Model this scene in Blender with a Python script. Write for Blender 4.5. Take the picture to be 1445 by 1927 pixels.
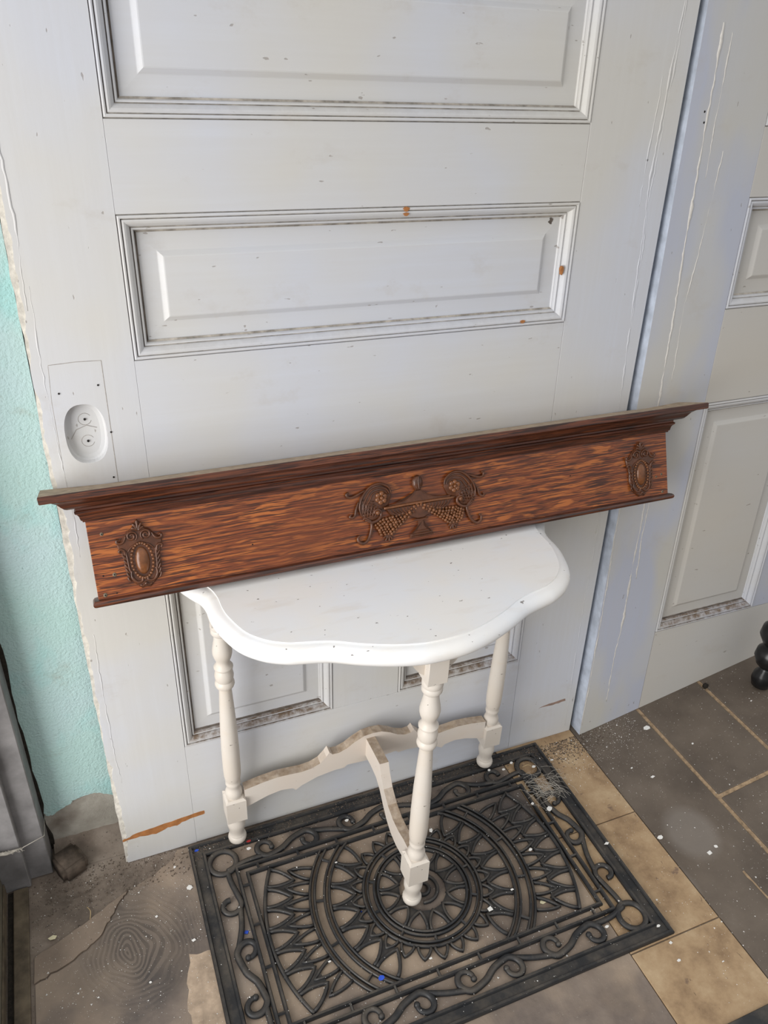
import bpy, bmesh, math, random
from mathutils import Vector, Matrix, noise
from math import sin, cos, pi, radians, atan2, hypot

scene = bpy.context.scene
for o in list(bpy.data.objects):
    bpy.data.objects.remove(o, do_unlink=True)
COL = scene.collection
random.seed(11)

# ------------------------------------------------------------------ camera
cam_d = bpy.data.cameras.new('camera')
cam = bpy.data.objects.new('camera', cam_d)
COL.objects.link(cam)
YAW, PITCH, ROLL = 0.4094, 0.5354, 0.0478
fwd = Vector((sin(YAW) * cos(PITCH), cos(YAW) * cos(PITCH), -sin(PITCH)))
rgt = Vector((cos(YAW), -sin(YAW), 0))
upv = rgt.cross(fwd)
r2 = rgt * cos(ROLL) + upv * sin(ROLL)
u2 = upv * cos(ROLL) - rgt * sin(ROLL)
mw = Matrix((r2, u2, -fwd)).transposed().to_4x4()
mw.translation = Vector((-0.0647, -1.0009, 1.3211))
cam.matrix_world = mw
cam_d.sensor_fit = 'HORIZONTAL'
cam_d.sensor_width = 36.0
cam_d.lens = 1479.29 / 1445.0 * 36.0
cam_d.clip_start = 0.01
scene.camera = cam

# ------------------------------------------------------------------ light
world = bpy.data.worlds.new('overcast_sky')
scene.world = world
world.use_nodes = True
wn_, wl_ = world.node_tree.nodes, world.node_tree.links
bg = wn_['Background']
wtc = wn_.new('ShaderNodeTexCoord'); wsx = wn_.new('ShaderNodeSeparateXYZ'); wrp = wn_.new('ShaderNodeValToRGB')
wmr = wn_.new('ShaderNodeMapRange'); wmr.inputs[1].default_value = -1.0; wmr.inputs[2].default_value = 1.0
wl_.new(wtc.outputs['Generated'], wsx.inputs[0]); wl_.new(wsx.outputs[2], wmr.inputs[0]); wl_.new(wmr.outputs[0], wrp.inputs[0])
for e_, (p_, c_) in zip([wrp.color_ramp.elements[0], wrp.color_ramp.elements[1], wrp.color_ramp.elements.new(0.5), wrp.color_ramp.elements.new(0.49)],
                        [(0.0, (0.10, 0.095, 0.09)), (1.0, (0.96, 0.98, 1.0)), (0.5, (0.32, 0.327, 0.333)), (0.485, (0.12, 0.115, 0.11))]):
    e_.position = p_; e_.color = (*c_, 1)
wl_.new(wrp.outputs[0], bg.inputs[0])
bg.inputs[1].default_value = 1.15
# daylight from the open entry to the left of the doors
day_d = bpy.data.lights.new('entry_daylight', 'AREA')
day_d.shape = 'RECTANGLE'; day_d.size = 1.3; day_d.size_y = 1.7
day_d.energy = 51.0
day_d.color = (1.0, 0.985, 0.962)
day = bpy.data.objects.new('entry_daylight', day_d)
COL.objects.link(day)
day.location = (-1.50, -1.02, 0.80)
day.rotation_euler = (Vector((0.2, 0.0, 0.30)) - day.location).to_track_quat('-Z', 'Y').to_euler()
scene.view_settings.view_transform = 'Standard'
scene.view_settings.look = 'None'
scene.view_settings.gamma = 1.0
scene.view_settings.use_curve_mapping = False
scene.view_settings.exposure = 0.0

# ------------------------------------------------------------------ helpers
def tag(o, label=None, cat=None, group=None, kind=None):
    if label: o['label'] = label
    if cat: o['category'] = cat
    if group: o['group'] = group
    if kind: o['kind'] = kind
    return o

def empty(name, loc=(0, 0, 0), rot=(0, 0, 0)):
    o = bpy.data.objects.new(name, None)
    o.empty_display_size = 0.05
    COL.objects.link(o)
    o.location = loc
    o.rotation_euler = rot
    return o

def link(name, me, parent=None):
    o = bpy.data.objects.new(name, me)
    COL.objects.link(o)
    if parent: o.parent = parent
    return o

def obj(name, bm, mats, parent=None, smooth=False, recalc=True):
    if recalc:
        bmesh.ops.recalc_face_normals(bm, faces=bm.faces[:])
    me = bpy.data.meshes.new(name)
    bm.to_mesh(me); bm.free()
    if not isinstance(mats, (list, tuple)): mats = [mats]
    for m in mats: me.materials.append(m)
    if smooth:
        for p in me.polygons: p.use_smooth = True
        if smooth != 'all':
            try: me.set_sharp_from_angle(angle=radians(38))
            except Exception: pass
    return link(name, me, parent)

def box(bm, x0, x1, y0, y1, z0, z1, bev=0.0):
    vs = [bm.verts.new(p) for p in ((x0,y0,z0),(x1,y0,z0),(x1,y1,z0),(x0,y1,z0),(x0,y0,z1),(x1,y0,z1),(x1,y1,z1),(x0,y1,z1))]
    fs = [bm.faces.new([vs[i] for i in f]) for f in ((3,2,1,0),(4,5,6,7),(0,1,5,4),(1,2,6,5),(2,3,7,6),(3,0,4,7))]
    if bev:
        es = list({e for f in fs for e in f.edges})
        bmesh.ops.bevel(bm, geom=es, offset=bev, segments=1, affect='EDGES', profile=0.5)

def prism(bm, pts, axis, a, b):
    """polygon pts (2D) extruded along axis from a to b. axis 'y': pts=(x,z); 'x': (y,z); 'z': (x,y)"""
    def P(p, t):
        return {'y': (p[0], t, p[1]), 'x': (t, p[0], p[1]), 'z': (p[0], p[1], t)}[axis]
    A = [bm.verts.new(P(p, a)) for p in pts]
    B = [bm.verts.new(P(p, b)) for p in pts]
    n = len(pts)
    fa = bm.faces.new(A); fb = bm.faces.new(B[::-1])
    fa.normal_update(); fb.normal_update()
    for i in range(n):
        bm.faces.new((A[i], B[i], B[(i+1) % n], A[(i+1) % n]))
    bmesh.ops.triangulate(bm, faces=[f for f in (fa, fb) if len(f.verts) > 4])

def lathe(bm, prof, cx=0, cy=0, n=20, cap=True):
    rings = []
    for r, z in prof:
        rings.append([bm.verts.new((cx + r*cos(2*pi*k/n), cy + r*sin(2*pi*k/n), z)) for k in range(n)])
    for a, b in zip(rings, rings[1:]):
        for k in range(n):
            bm.faces.new((a[k], a[(k+1) % n], b[(k+1) % n], b[k]))
    if cap:
        bm.faces.new(rings[0]); bm.faces.new(rings[-1])

def tube(bm, pts, rad, n=6, closed=False, flat=None, up=None):
    """tube along 3-D points; rad number or list; flat scales the cross-section along 'up'"""
    pts = [Vector(p) for p in pts]
    m = len(pts)
    rad = rad if isinstance(rad, (list, tuple)) else [rad]*m
    up = Vector(up) if up else Vector((0, 0, 1))
    fl = flat or 1.0
    rings = []
    for i, p in enumerate(pts):
        if closed: t = pts[(i+1) % m] - pts[i-1]
        else: t = pts[min(i+1, m-1)] - pts[max(i-1, 0)]
        if t.length < 1e-9: t = Vector((1, 0, 0))
        t.normalize()
        s = t.cross(up)
        if s.length < 1e-4: s = t.cross(Vector((1, 0, 0.3)))
        s.normalize()
        w = s.cross(t).normalized()
        rings.append([bm.verts.new(p + s*rad[i]*cos(2*pi*k/n) + w*rad[i]*fl*sin(2*pi*k/n)) for k in range(n)])
    prs = list(zip(rings, rings[1:])) + ([(rings[-1], rings[0])] if closed else [])
    for a, b in prs:
        for k in range(n):
            bm.faces.new((a[k], a[(k+1) % n], b[(k+1) % n], b[k]))
    if not closed:
        bm.faces.new(rings[0]); bm.faces.new(rings[-1])

def ball(bm, c, r, seg=10, rings=6, sc=(1, 1, 1)):
    mt = Matrix.Translation(c) @ Matrix.Diagonal((r*sc[0], r*sc[1], r*sc[2], 1))
    bmesh.ops.create_uvsphere(bm, u_segments=seg, v_segments=rings, radius=1.0, matrix=mt)

def smooth_path(pts, k=6, closed=False):
    """Catmull-Rom"""
    P = [Vector(p) for p in pts]; n = len(P); out = []
    rng = range(n) if closed else range(n-1)
    for i in rng:
        if closed: a, b, c, d = P[i-1], P[i], P[(i+1) % n], P[(i+2) % n]
        else: a, b, c, d = P[max(i-1, 0)], P[i], P[i+1], P[min(i+2, n-1)]
        for j in range(k):
            t = j/k
            out.append(0.5*((2*b) + (c-a)*t + (2*a-5*b+4*c-d)*t*t + (3*b-a-3*c+d)*t**3))
    if not closed: out.append(P[-1])
    return out

# ------------------------------------------------------------------ materials
class Mat:
    def __init__(s, name, rough=0.6, spec=0.35):
        s.m = bpy.data.materials.new(name); s.m.use_nodes = True
        s.nt = s.m.node_tree; s.b = s.nt.nodes['Principled BSDF']
        s.b.inputs['Roughness'].default_value = rough
        s.b.inputs['Specular IOR Level'].default_value = spec
        s.tc = s.nt.nodes.new('ShaderNodeTexCoord')
        s.bump_prev = None
    def n(s, t, **kw):
        nd = s.nt.nodes.new(t)
        for k, v in kw.items(): setattr(nd, k, v)
        return nd
    def l(s, a, b): s.nt.links.new(a, b)
    def coord(s, scale=(1, 1, 1), loc=(0, 0, 0), rot=(0, 0, 0), src='Object'):
        mp = s.n('ShaderNodeMapping')
        mp.inputs['Scale'].default_value = scale; mp.inputs['Location'].default_value = loc; mp.inputs['Rotation'].default_value = rot
        s.l(s.tc.outputs[src], mp.inputs['Vector']); return mp.outputs[0]
    def noise(s, scale=5, detail=4, rough=0.55, vec=None, dist=0.0):
        nd = s.n('ShaderNodeTexNoise')
        nd.inputs['Scale'].default_value = scale; nd.inputs['Detail'].default_value = detail
        nd.inputs['Roughness'].default_value = rough; nd.inputs['Distortion'].default_value = dist
        s.l(vec if vec is not None else s.tc.outputs['Object'], nd.inputs['Vector']); return nd.outputs['Fac']
    def ramp(s, fac, stops, interp='LINEAR'):
        r = s.n('ShaderNodeValToRGB'); r.color_ramp.interpolation = interp
        el = r.color_ramp.elements
        while len(el) < len(stops): el.new(0.5)
        for e, (p, c) in zip(el, stops):
            e.position = p
            e.color = (c, c, c, 1) if isinstance(c, (int, float)) else (*c, 1)
        s.l(fac, r.inputs[0]); return r.outputs[0]
    def mix(s, fac, a, b, mode='MIX'):
        m = s.n('ShaderNodeMix', data_type='RGBA', blend_type=mode)
        if isinstance(fac, (int, float)): m.inputs[0].default_value = fac
        else: s.l(fac, m.inputs[0])
        for i, v in ((6, a), (7, b)):
            if isinstance(v, tuple): m.inputs[i].default_value = (*v, 1)
            else: s.l(v, m.inputs[i])
        return m.outputs[2]
    def math(s, op, a, b=None, c=None):
        m = s.n('ShaderNodeMath', operation=op)
        for i, v in enumerate((a, b, c)):
            if v is None: continue
            if isinstance(v, (int, float)): m.inputs[i].default_value = v
            else: s.l(v, m.inputs[i])
        return m.outputs[0]
    def bump(s, h, strength=0.2, dist=0.002):
        b = s.n('ShaderNodeBump'); b.inputs['Strength'].default_value = strength; b.inputs['Distance'].default_value = dist
        s.l(h, b.inputs['Height'])
        if s.bump_prev is not None: s.l(s.bump_prev, b.inputs['Normal'])
        s.bump_prev = b.outputs[0]; s.l(b.outputs[0], s.b.inputs['Normal'])
    def color(s, c):
        if isinstance(c, tuple): s.b.inputs['Base Color'].default_value = (*c, 1)
        else: s.l(c, s.b.inputs['Base Color'])
    def rough(s, r):
        if isinstance(r, (int, float)): s.b.inputs['Roughness'].default_value = r
        else: s.l(r, s.b.inputs['Roughness'])
    def upface(s, lo=0.45, hi=0.8):
        g = s.n('ShaderNodeNewGeometry'); x = s.n('ShaderNodeSeparateXYZ'); s.l(g.outputs['Normal'], x.inputs[0])
        mr = s.n('ShaderNodeMapRange'); mr.inputs[1].default_value = lo; mr.inputs[2].default_value = hi
        s.l(x.outputs[2], mr.inputs[0]); return mr.outputs[0]

def white_paint(name, grain='z', warm=(0.575, 0.565, 0.535), cool=(0.555, 0.575, 0.63), tint=None, dusty=0.0, chips=0.5):
    M = Mat(name, 0.42, 0.4)
    c = M.mix(M.ramp(M.noise(2.6, 3), [(0.40, 0.0), (0.62, 1.0)]), warm, cool)
    if tint:      # lavender-blue overspray patches
        c = M.mix(M.ramp(M.noise(3.3, 3, vec=M.coord((1.6, 1, 0.7), (3.1, 0, 1.7))), [(0.44, 0.0), (0.56, 0.9)]), c, tint)
    sc = {'z': (60, 60, 2.2), 'x': (2.2, 60, 60)}[grain]
    g = M.noise(1.0, 5, 0.6, vec=M.coord(sc))
    c = M.mix(M.ramp(g, [(0.3, 0.0), (0.5, 0.12), (0.72, 0.0)]), c, (0.47, 0.44, 0.40))
    # sparse scuffs and chips
    sp = {'z': (120, 120, 48), 'x': (48, 120, 120)}[grain]
    ch = M.ramp(M.noise(1.0, 2, 0.5, vec=M.coord(sp, (7, 3, 1))), [(0.72, 0.0), (0.74, 1.0)])
    c = M.mix(M.math('MULTIPLY', ch, chips), c, (0.16, 0.12, 0.09))
    smu = M.ramp(M.noise(7, 6, 0.7, vec=M.coord((1, 1, 1.6), (1, 9, 4))), [(0.58, 0.0), (0.75, 0.35)])
    c = M.mix(smu, c, (0.42, 0.37, 0.31))
    if dusty:
        d = M.math('MULTIPLY', M.upface(0.15, 0.6), M.ramp(M.noise(70, 4, 0.7), [(0.3, 0.25), (0.6, 1.0)]))
        c = M.mix(M.math('MULTIPLY', d, dusty), c, (0.15, 0.105, 0.072))
    M.color(c)
    M.bump(g, 0.16, 0.0012)
    M.bump(M.noise(34, 4, 0.6), 0.10, 0.002)
    M.bump(ch, 0.4, -0.0008)
    return M.m

PAINT_V = white_paint('door_paint_vertical', 'z')
PAINT_H = white_paint('door_paint_horizontal', 'x')
PAINT_M = white_paint('door_paint_moulding', 'x', dusty=0.16)
PAINT_MD = white_paint('door_paint_moulding_dirty', 'x', dusty=1.0)
PAINT_BV = white_paint('second_door_paint_vertical', 'z', warm=(0.50, 0.49, 0.455), cool=(0.485, 0.495, 0.515), tint=(0.43, 0.46, 0.555))
PAINT_BH = white_paint('second_door_paint_horizontal', 'x', warm=(0.51, 0.485, 0.44), cool=(0.50, 0.49, 0.47))

def simple(name, col, rough=0.6, var=0.25, scale=30, bump=0.1, spec=0.35, detail=5):
    M = Mat(name, rough, spec)
    nz = M.noise(scale, detail, 0.6)
    c2 = tuple(max(0, x*(1-var)) for x in col); c3 = tuple(min(1, x*(1+var)) for x in col)
    M.color(M.ramp(nz, [(0.3, c2), (0.7, c3)]))
    if bump: M.bump(nz, bump, 0.002)
    return M.m

GRIME_AND_SHADE = simple('moulding_grime_and_shade', (0.115, 0.095, 0.08), 0.9, 0.5, 60, 0.3)  # real dirt, and also shade put into the colour of left-side grooves
GRIME_AND_SHADE_FAINT = simple('faint_moulding_grime_and_shade', (0.34, 0.31, 0.27), 0.9, 0.5, 60, 0.3)  # painted groove shade on top mouldings, light brown dirt on bottom ones
CREAM_PRIMER = simple('chipped_cream_primer', (0.58, 0.55, 0.49), 0.7, 0.25, 90, 0.6)
BARE_WOOD = simple('bare_pine_wood', (0.36, 0.15, 0.05), 0.7, 0.3, 60, 0.3)
PAINT_RIDGE = simple('thick_paint_ridge', (0.60, 0.58, 0.545), 0.4, 0.12, 120, 0.6)
BLUE_EDGE = simple('bluish_edge_paint', (0.50, 0.55, 0.64), 0.45, 0.2, 40, 0.4)

def mint():
    M = Mat('mint_stucco', 0.75, 0.25)
    c = M.mix(M.ramp(M.noise(5, 3), [(0.38, 0.0), (0.62, 1.0)]), (0.40, 0.57, 0.55), (0.43, 0.57, 0.585))
    c = M.mix(M.ramp(M.noise(9, 4, vec=M.coord((1, 1, 0.7), (4, 2, 8))), [(0.55, 0.0), (0.68, 0.55)]), c, (0.29, 0.59, 0.58))
    c = M.mix(M.ramp(M.noise(11, 5, 0.7, vec=M.coord((1, 1, 1), (9, 2, 3))), [(0.6, 0.0), (0.74, 0.6)]), c, (0.30, 0.33, 0.28))
    c = M.mix(M.ramp(M.noise(170, 2), [(0.70, 0.0), (0.74, 0.7)]), c, (0.22, 0.36, 0.33))
    M.color(c); M.bump(M.noise(230, 3, 0.6), 0.7, 0.003); M.bump(M.noise(45, 3), 0.4, 0.004)
    return M.m
MINT = mint()

def concrete():
    M = Mat('bare_concrete', 0.9, 0.2)
    c = M.ramp(M.noise(14, 6, 0.65), [(0.3, (0.33, 0.305, 0.262)), (0.7, (0.52, 0.49, 0.43))])
    c = M.mix(M.ramp(M.noise(6, 4, vec=M.coord((1, 1, 1), (2, 5, 5))), [(0.55, 0.0), (0.7, 0.8)]), c, (0.10, 0.065, 0.045))
    M.color(c); M.bump(M.noise(150, 4, 0.7), 0.5, 0.003); return M.m
CONCRETE = concrete()

def floor_mat():
    M = Mat('worn_concrete_floor', 0.82, 0.25)
    c = M.ramp(M.noise(7, 7, 0.62), [(0.28, (0.07, 0.056, 0.046)), (0.5, (0.19, 0.152, 0.122)), (0.74, (0.35, 0.295, 0.245))])
    c = M.mix(M.ramp(M.noise(260, 2, 0.6), [(0.66, 0.0), (0.72, 0.55)]), c, (0.34, 0.30, 0.25))
    c = M.mix(M.ramp(M.noise(190, 2, 0.6, vec=M.coord((1, 1, 1), (5, 5, 5))), [(0.64, 0.0), (0.7, 0.6)]), c, (0.03, 0.024, 0.02))
    M.color(c); M.bump(M.noise(130, 5, 0.7), 0.5, 0.002); M.bump(M.noise(18, 3), 0.3, 0.004); return M.m
FLOOR = floor_mat()

def adhesive():
    """dark combed mastic left by lifted tiles: curved trowel ridges, worn to tan in places"""
    M = Mat('combed_mastic', 0.6, 0.4)
    wn = M.n('ShaderNodeTexWave', wave_type='RINGS', rings_direction='Z', wave_profile='SIN')
    wn.inputs['Scale'].default_value = 40.0; wn.inputs['Distortion'].default_value = 9.0
    wn.inputs['Detail'].default_value = 2.0; wn.inputs['Detail Scale'].default_value = 0.22
    wv = M.n('ShaderNodeVectorMath', operation='ADD'); wc = M.n('ShaderNodeCombineXYZ')
    M.l(M.math('MULTIPLY', M.noise(6, 2), 0.10), wc.inputs[0]); M.l(M.math('MULTIPLY', M.noise(7, 2, vec=M.coord((1, 1, 1), (4, 4, 0))), 0.10), wc.inputs[1])
    M.l(M.coord((1, 0.85, 0), (0.075, 0.085, 0)), wv.inputs[0]); M.l(wc.outputs[0], wv.inputs[1])
    M.l(wv.outputs[0], wn.inputs['Vector'])
    dark = M.ramp(M.noise(5.5, 5, 0.6, vec=M.coord((1, 1, 1), (2.2, 0.4, 0))), [(0.34, (0.065, 0.056, 0.053)), (0.50, (0.165, 0.132, 0.110)), (0.68, (0.29, 0.235, 0.188))])
    tan = M.ramp(M.noise(8, 5, 0.6), [(0.3, (0.20, 0.152, 0.115)), (0.7, (0.40, 0.31, 0.225))])
    patch = M.ramp(M.noise(4.2, 4, 0.6, vec=M.coord((1, 1, 1), (0.6, 3.3, 0))), [(0.40, 0.0), (0.60, 1.0)])
    rid = M.ramp(wn.outputs['Fac'], [(0.35, 0.0), (0.65, 1.0)])
    sx = M.n('ShaderNodeVectorMath', operation='LENGTH'); M.l(M.coord((1, 1, 0), (0.118, 0.150, 0)), sx.inputs[0])
    near = M.ramp(M.math('ADD', sx.outputs['Value'], M.math('MULTIPLY', M.noise(11, 3, vec=M.coord((1, 1, 1), (3, 1, 0))), 0.16)), [(0.13, 1.0), (0.20, 0.10)])
    stain = M.ramp(M.math('ADD', sx.outputs['Value'], M.math('MULTIPLY', M.noise(9, 4), 0.20)), [(0.13, 0.75), (0.23, 0.0)])
    rid = M.math('MULTIPLY', rid, near)
    c = M.mix(patch, dark, tan)
    c = M.mix(stain, c, (0.040, 0.035, 0.034))
    c = M.mix(M.math('MULTIPLY', rid, 0.5), c, (0.20, 0.16, 0.13))
    c = M.mix(M.ramp(M.noise(240, 2, 0.6), [(0.68, 0.0), (0.73, 0.5)]), c, (0.36, 0.33, 0.28))
    M.color(c); M.bump(rid, 0.32, 0.0010); M.bump(M.noise(140, 4, 0.7), 0.35, 0.0015)
    M.rough(M.ramp(M.noise(6, 3), [(0.35, 0.42), (0.65, 0.85)])); return M.m
MASTIC = adhesive()

def brown_vinyl():
    M = Mat('brown_tile_fragment', 0.6, 0.35)
    c = M.ramp(M.noise(10, 6, 0.6), [(0.3, (0.17, 0.13, 0.10)), (0.55, (0.25, 0.193, 0.147)), (0.75, (0.33, 0.27, 0.215))])
    c = M.mix(M.ramp(M.noise(200, 2), [(0.67, 0.0), (0.73, 0.5)]), c, (0.04, 0.03, 0.025))
    M.color(c); M.bump(M.noise(110, 4, 0.7), 0.25, 0.001); return M.m
BROWN = brown_vinyl()

def tan_tile():
    M = Mat('tan_marbled_vinyl', 0.55, 0.4)
    c = M.ramp(M.noise(13, 7, 0.68), [(0.28, (0.20, 0.125, 0.068)), (0.5, (0.37, 0.252, 0.142)), (0.72, (0.49, 0.365, 0.225))])
    c = M.mix(M.ramp(M.noise(1.0, 3, 0.6, vec=M.coord((150, 45, 1), rot=(0, 0, 0.5))), [(0.66, 0.0), (0.72, 0.7)]), c, (0.13, 0.08, 0.05))
    c = M.mix(M.ramp(M.noise(24, 4, 0.6, vec=M.coord((1, 1, 1), (6, 1, 0))), [(0.66, 0.0), (0.7, 0.7)]), c, (0.13, 0.082, 0.066))
    M.color(c); M.bump(M.noise(160, 3), 0.15, 0.001); return M.m
TAN = tan_tile()

def dark_tile():
    M = Mat('dark_brown_slate_tile', 0.55, 0.4)
    c = M.ramp(M.noise(6, 6, 0.6), [(0.3, (0.075, 0.058, 0.045)), (0.6, (0.135, 0.108, 0.084)), (0.8, (0.20, 0.168, 0.14))])
    # dried pale water mark
    vo = M.n('ShaderNodeTexVoronoi', feature='F1'); vo.inputs['Scale'].default_value = 5.2
    M.l(M.coord((1, 0.8, 0), (0.43, 0.17, 0)), vo.inputs['Vector'])
    c = M.mix(M.ramp(vo.outputs['Distance'], [(0.22, 0.45), (0.31, 0.0)]), c, (0.24, 0.215, 0.19))
    c = M.mix(M.ramp(M.noise(260, 2), [(0.69, 0.0), (0.74, 0.5)]), c, (0.30, 0.26, 0.22))
    M.color(c); M.bump(M.noise(60, 5, 0.65), 0.25, 0.0015)
    M.rough(M.ramp(M.noise(7, 4), [(0.35, 0.42), (0.65, 0.75)])); return M.m
DARK_TILE = dark_tile()
GROUT = simple('tan_grout', (0.33, 0.235, 0.145), 0.9, 0.4, 120, 0.4)

def cream_paint(name, warm, cool, dusty=0.0, worn=1.0):
    M = Mat(name, 0.4, 0.42)
    c = M.mix(M.ramp(M.noise(7, 4), [(0.4, 0.0), (0.6, 1.0)]), warm, cool)
    c = M.mix(M.ramp(M.noise(1.0, 5, 0.6, vec=M.coord((10, 40, 40))), [(0.55, 0.0), (0.75, 0.25)]), c, (0.62, 0.52, 0.40))
    ch = M.ramp(M.noise(1.0, 2, 0.5, vec=M.coord((90, 150, 150), (3, 8, 2))), [(0.725, 0.0), (0.745, worn*0.8)])
    c = M.mix(ch, c, (0.10, 0.075, 0.06))
    if dusty:
        d = M.math('MULTIPLY', M.upface(0.5, 0.85), M.ramp(M.noise(60, 5, 0.75), [(0.25, 0.6), (0.6, 1.0)]))
        c = M.mix(M.math('MULTIPLY', d, dusty), c, M.ramp(M.noise(90, 4), [(0.3, (0.23, 0.16, 0.105)), (0.7, (0.42, 0.33, 0.24))]))
    M.color(c); M.bump(M.noise(50, 4), 0.06, 0.002); M.bump(ch, 0.4, -0.0008); return M.m
TOP_PAINT = cream_paint('white_table_top_paint', (0.83, 0.815, 0.79), (0.805, 0.82, 0.845))
LEG_PAINT = cream_paint('cream_leg_paint', (0.62, 0.56, 0.49), (0.63, 0.585, 0.53), worn=0.9)
STRETCH_PAINT = cream_paint('dusty_cream_paint', (0.64, 0.565, 0.495), (0.64, 0.585, 0.525), dusty=1.0, worn=0.6)

def oak(name, lo, mid, hi, fleck=1.0, rough=0.36):
    M = Mat(name, rough, 0.5)
    wob = M.noise(1.0, 3, vec=M.coord((9, 1, 14)))
    def wavy(scale, loc=(0, 0, 0), amt=3.0):
        va = M.n('ShaderNodeVectorMath', operation='ADD'); cb = M.n('ShaderNodeCombineXYZ')
        M.l(M.math('MULTIPLY', wob, amt*0.55), cb.inputs[2]); M.l(M.coord(scale, loc), va.inputs[0]); M.l(cb.outputs[0], va.inputs[1])
        return va.outputs[0]
    gr = M.noise(1.0, 4, 0.65, vec=wavy((11, 30, 300)))
    c = M.ramp(gr, [(0.36, lo), (0.50, mid), (0.62, hi)])
    if fleck:      # pale medullary ray flecks, lens shaped along the grain
        f = M.noise(1.0, 2, 0.5, vec=wavy((15, 30, 82), (2, 0, 5), 4.0))
        c = M.mix(M.ramp(f, [(0.555, 0.0), (0.60, 0.85*fleck)]), c, tuple(min(1, x*1.08) for x in hi))
        M.bump(f, 0.05, 0.0006)
    dk = M.ramp(M.noise(1.0, 3, 0.6, vec=wavy((15, 30, 420), (5, 0, 2), 5.0)), [(0.50, 0.0), (0.57, 0.9)])
    c = M.mix(dk, c, tuple(x*0.5 for x in lo))
    big = M.ramp(M.noise(7, 3), [(0.42, 0.0), (0.7, 0.6)])
    c = M.mix(big, c, tuple(x*0.6 for x in mid))
    M.color(c); M.bump(gr, 0.14, 0.0006)
    M.b.inputs['Coat Weight'].default_value = 0.2; M.b.inputs['Coat Roughness'].default_value = 0.3
    return M.m
OAK = oak('quartersawn_oak', (0.060, 0.012, 0.004), (0.215, 0.050, 0.011), (0.40, 0.120, 0.024))
OAK_DARK = oak('dark_oak_moulding', (0.030, 0.009, 0.005), (0.085, 0.023, 0.010), (0.145, 0.042, 0.016), fleck=0)
OAK_CARVE = simple('dark_carved_oak', (0.085, 0.029, 0.012), 0.28, 0.4, 80, 0.15, 0.5)
OAK_GOLD = simple('polished_carved_oak', (0.155, 0.056, 0.019), 0.26, 0.35, 90, 0.1, 0.5)
DUSTY_TOP = simple('pale_dusty_wood', (0.36, 0.28, 0.20), 0.8, 0.3, 70, 0.2)
HOLE = simple('dark_nail_hole', (0.01, 0.008, 0.007), 0.9, 0.1, 30, 0)
OLD_PLUG = simple('grey_filler', (0.16, 0.13, 0.09), 0.7, 0.4, 300, 0.3)

def rubber():
    M = Mat('dusty_black_rubber', 0.5, 0.45)
    d = M.math('MULTIPLY', M.upface(0.35, 0.95), M.ramp(M.noise(16, 6, 0.7), [(0.40, 0.03), (0.72, 0.85)]))
    c = M.mix(d, (0.0145, 0.0155, 0.0175), (0.105, 0.088, 0.069))
    M.color(c); M.bump(M.noise(120, 4), 0.15, 0.001); M.rough(M.ramp(M.noise(20, 3), [(0.35, 0.38), (0.65, 0.65)])); return M.m
RUBBER = rubber()
POST = simple('weathered_grey_aluminium', (0.185, 0.178, 0.178), 0.5, 0.28, 22, 0.15, 0.5)
TRACK = simple('dirty_threshold', (0.105, 0.082, 0.055), 0.75, 0.5, 30, 0.4)
SASH = simple('olive_sash_paint', (0.13, 0.115, 0.085), 0.7, 0.3, 20, 0.2)
SOOT = simple('black_gap_dirt', (0.02, 0.016, 0.012), 0.95, 0.6, 120, 0.6)
STONE = simple('dirty_stone', (0.10, 0.076, 0.058), 0.9, 0.5, 45, 0.6)
BLACK_IRON = simple('black_gloss_paint', (0.006, 0.006, 0.007), 0.3, 0.2, 30, 0.1, 0.5)
CHIP_WHITE = simple('white_paint_flake', (0.74, 0.73, 0.70), 0.6, 0.06, 90, 0.05)
CHIP_CREAM = simple('cream_paint_flake', (0.66, 0.60, 0.40), 0.6, 0.1, 90, 0.05)
CHIP_BLUE = simple('blue_plastic_scrap', (0.03, 0.09, 0.55), 0.4, 0.2, 90, 0.05)
CHIP_RED = simple('red_scrap', (0.40, 0.03, 0.03), 0.5, 0.2, 90, 0.05)
SILK = simple('grey_cobweb_silk', (0.40, 0.37, 0.32), 0.8, 0.2, 90, 0)
STRAW = simple('dry_straw', (0.42, 0.31, 0.17), 0.8, 0.2, 90, 0)

# ------------------------------------------------------------------ floor
RAMP_X, RAMP_S = 0.861, 0.18
floor = empty('floor')
tag(floor, 'worn brown floor of concrete, tiles and old mastic', 'floor', kind='structure')
bm = bmesh.new(); box(bm, -4.0, RAMP_X, -4.0, 3.0, -0.06, -0.003)
obj('slab', bm, FLOOR, floor)
# ragged edge of the mastic field and the cracked tile piece beside it (outlines on the floor)
def jag(pts, amp, seed, n=7):
    rnd = random.Random(seed); out = []
    for a, b in zip(pts, pts[1:]):
        for k in range(n):
            t = k/n; j = 0 if k == 0 else amp
            out.append((a[0]+(b[0]-a[0])*t + rnd.uniform(-j, j), a[1]+(b[1]-a[1])*t + rnd.uniform(-j, j)))
    out.append(pts[-1]); return out
crack = [(-0.272, -0.164), (-0.2108, -0.145), (-0.1647, -0.1171), (-0.139, -0.078), (-0.1225, -0.0573), (-0.112, -0.048)]
crack = jag(crack, 0.0022, 3)
edge2 = jag([(-0.112, -0.048), (-0.06, -0.027), (-0.028, -0.008), (-0.02, 0.006)], 0.0012, 5)
bm = bmesh.new()
prism(bm, crack + edge2[1:] + [(0.666, 0.006), (0.666, -1.2), (-0.275, -1.2)], 'z', -0.0035, 0.0)
obj('mastic_field', bm, MASTIC, floor)
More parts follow.
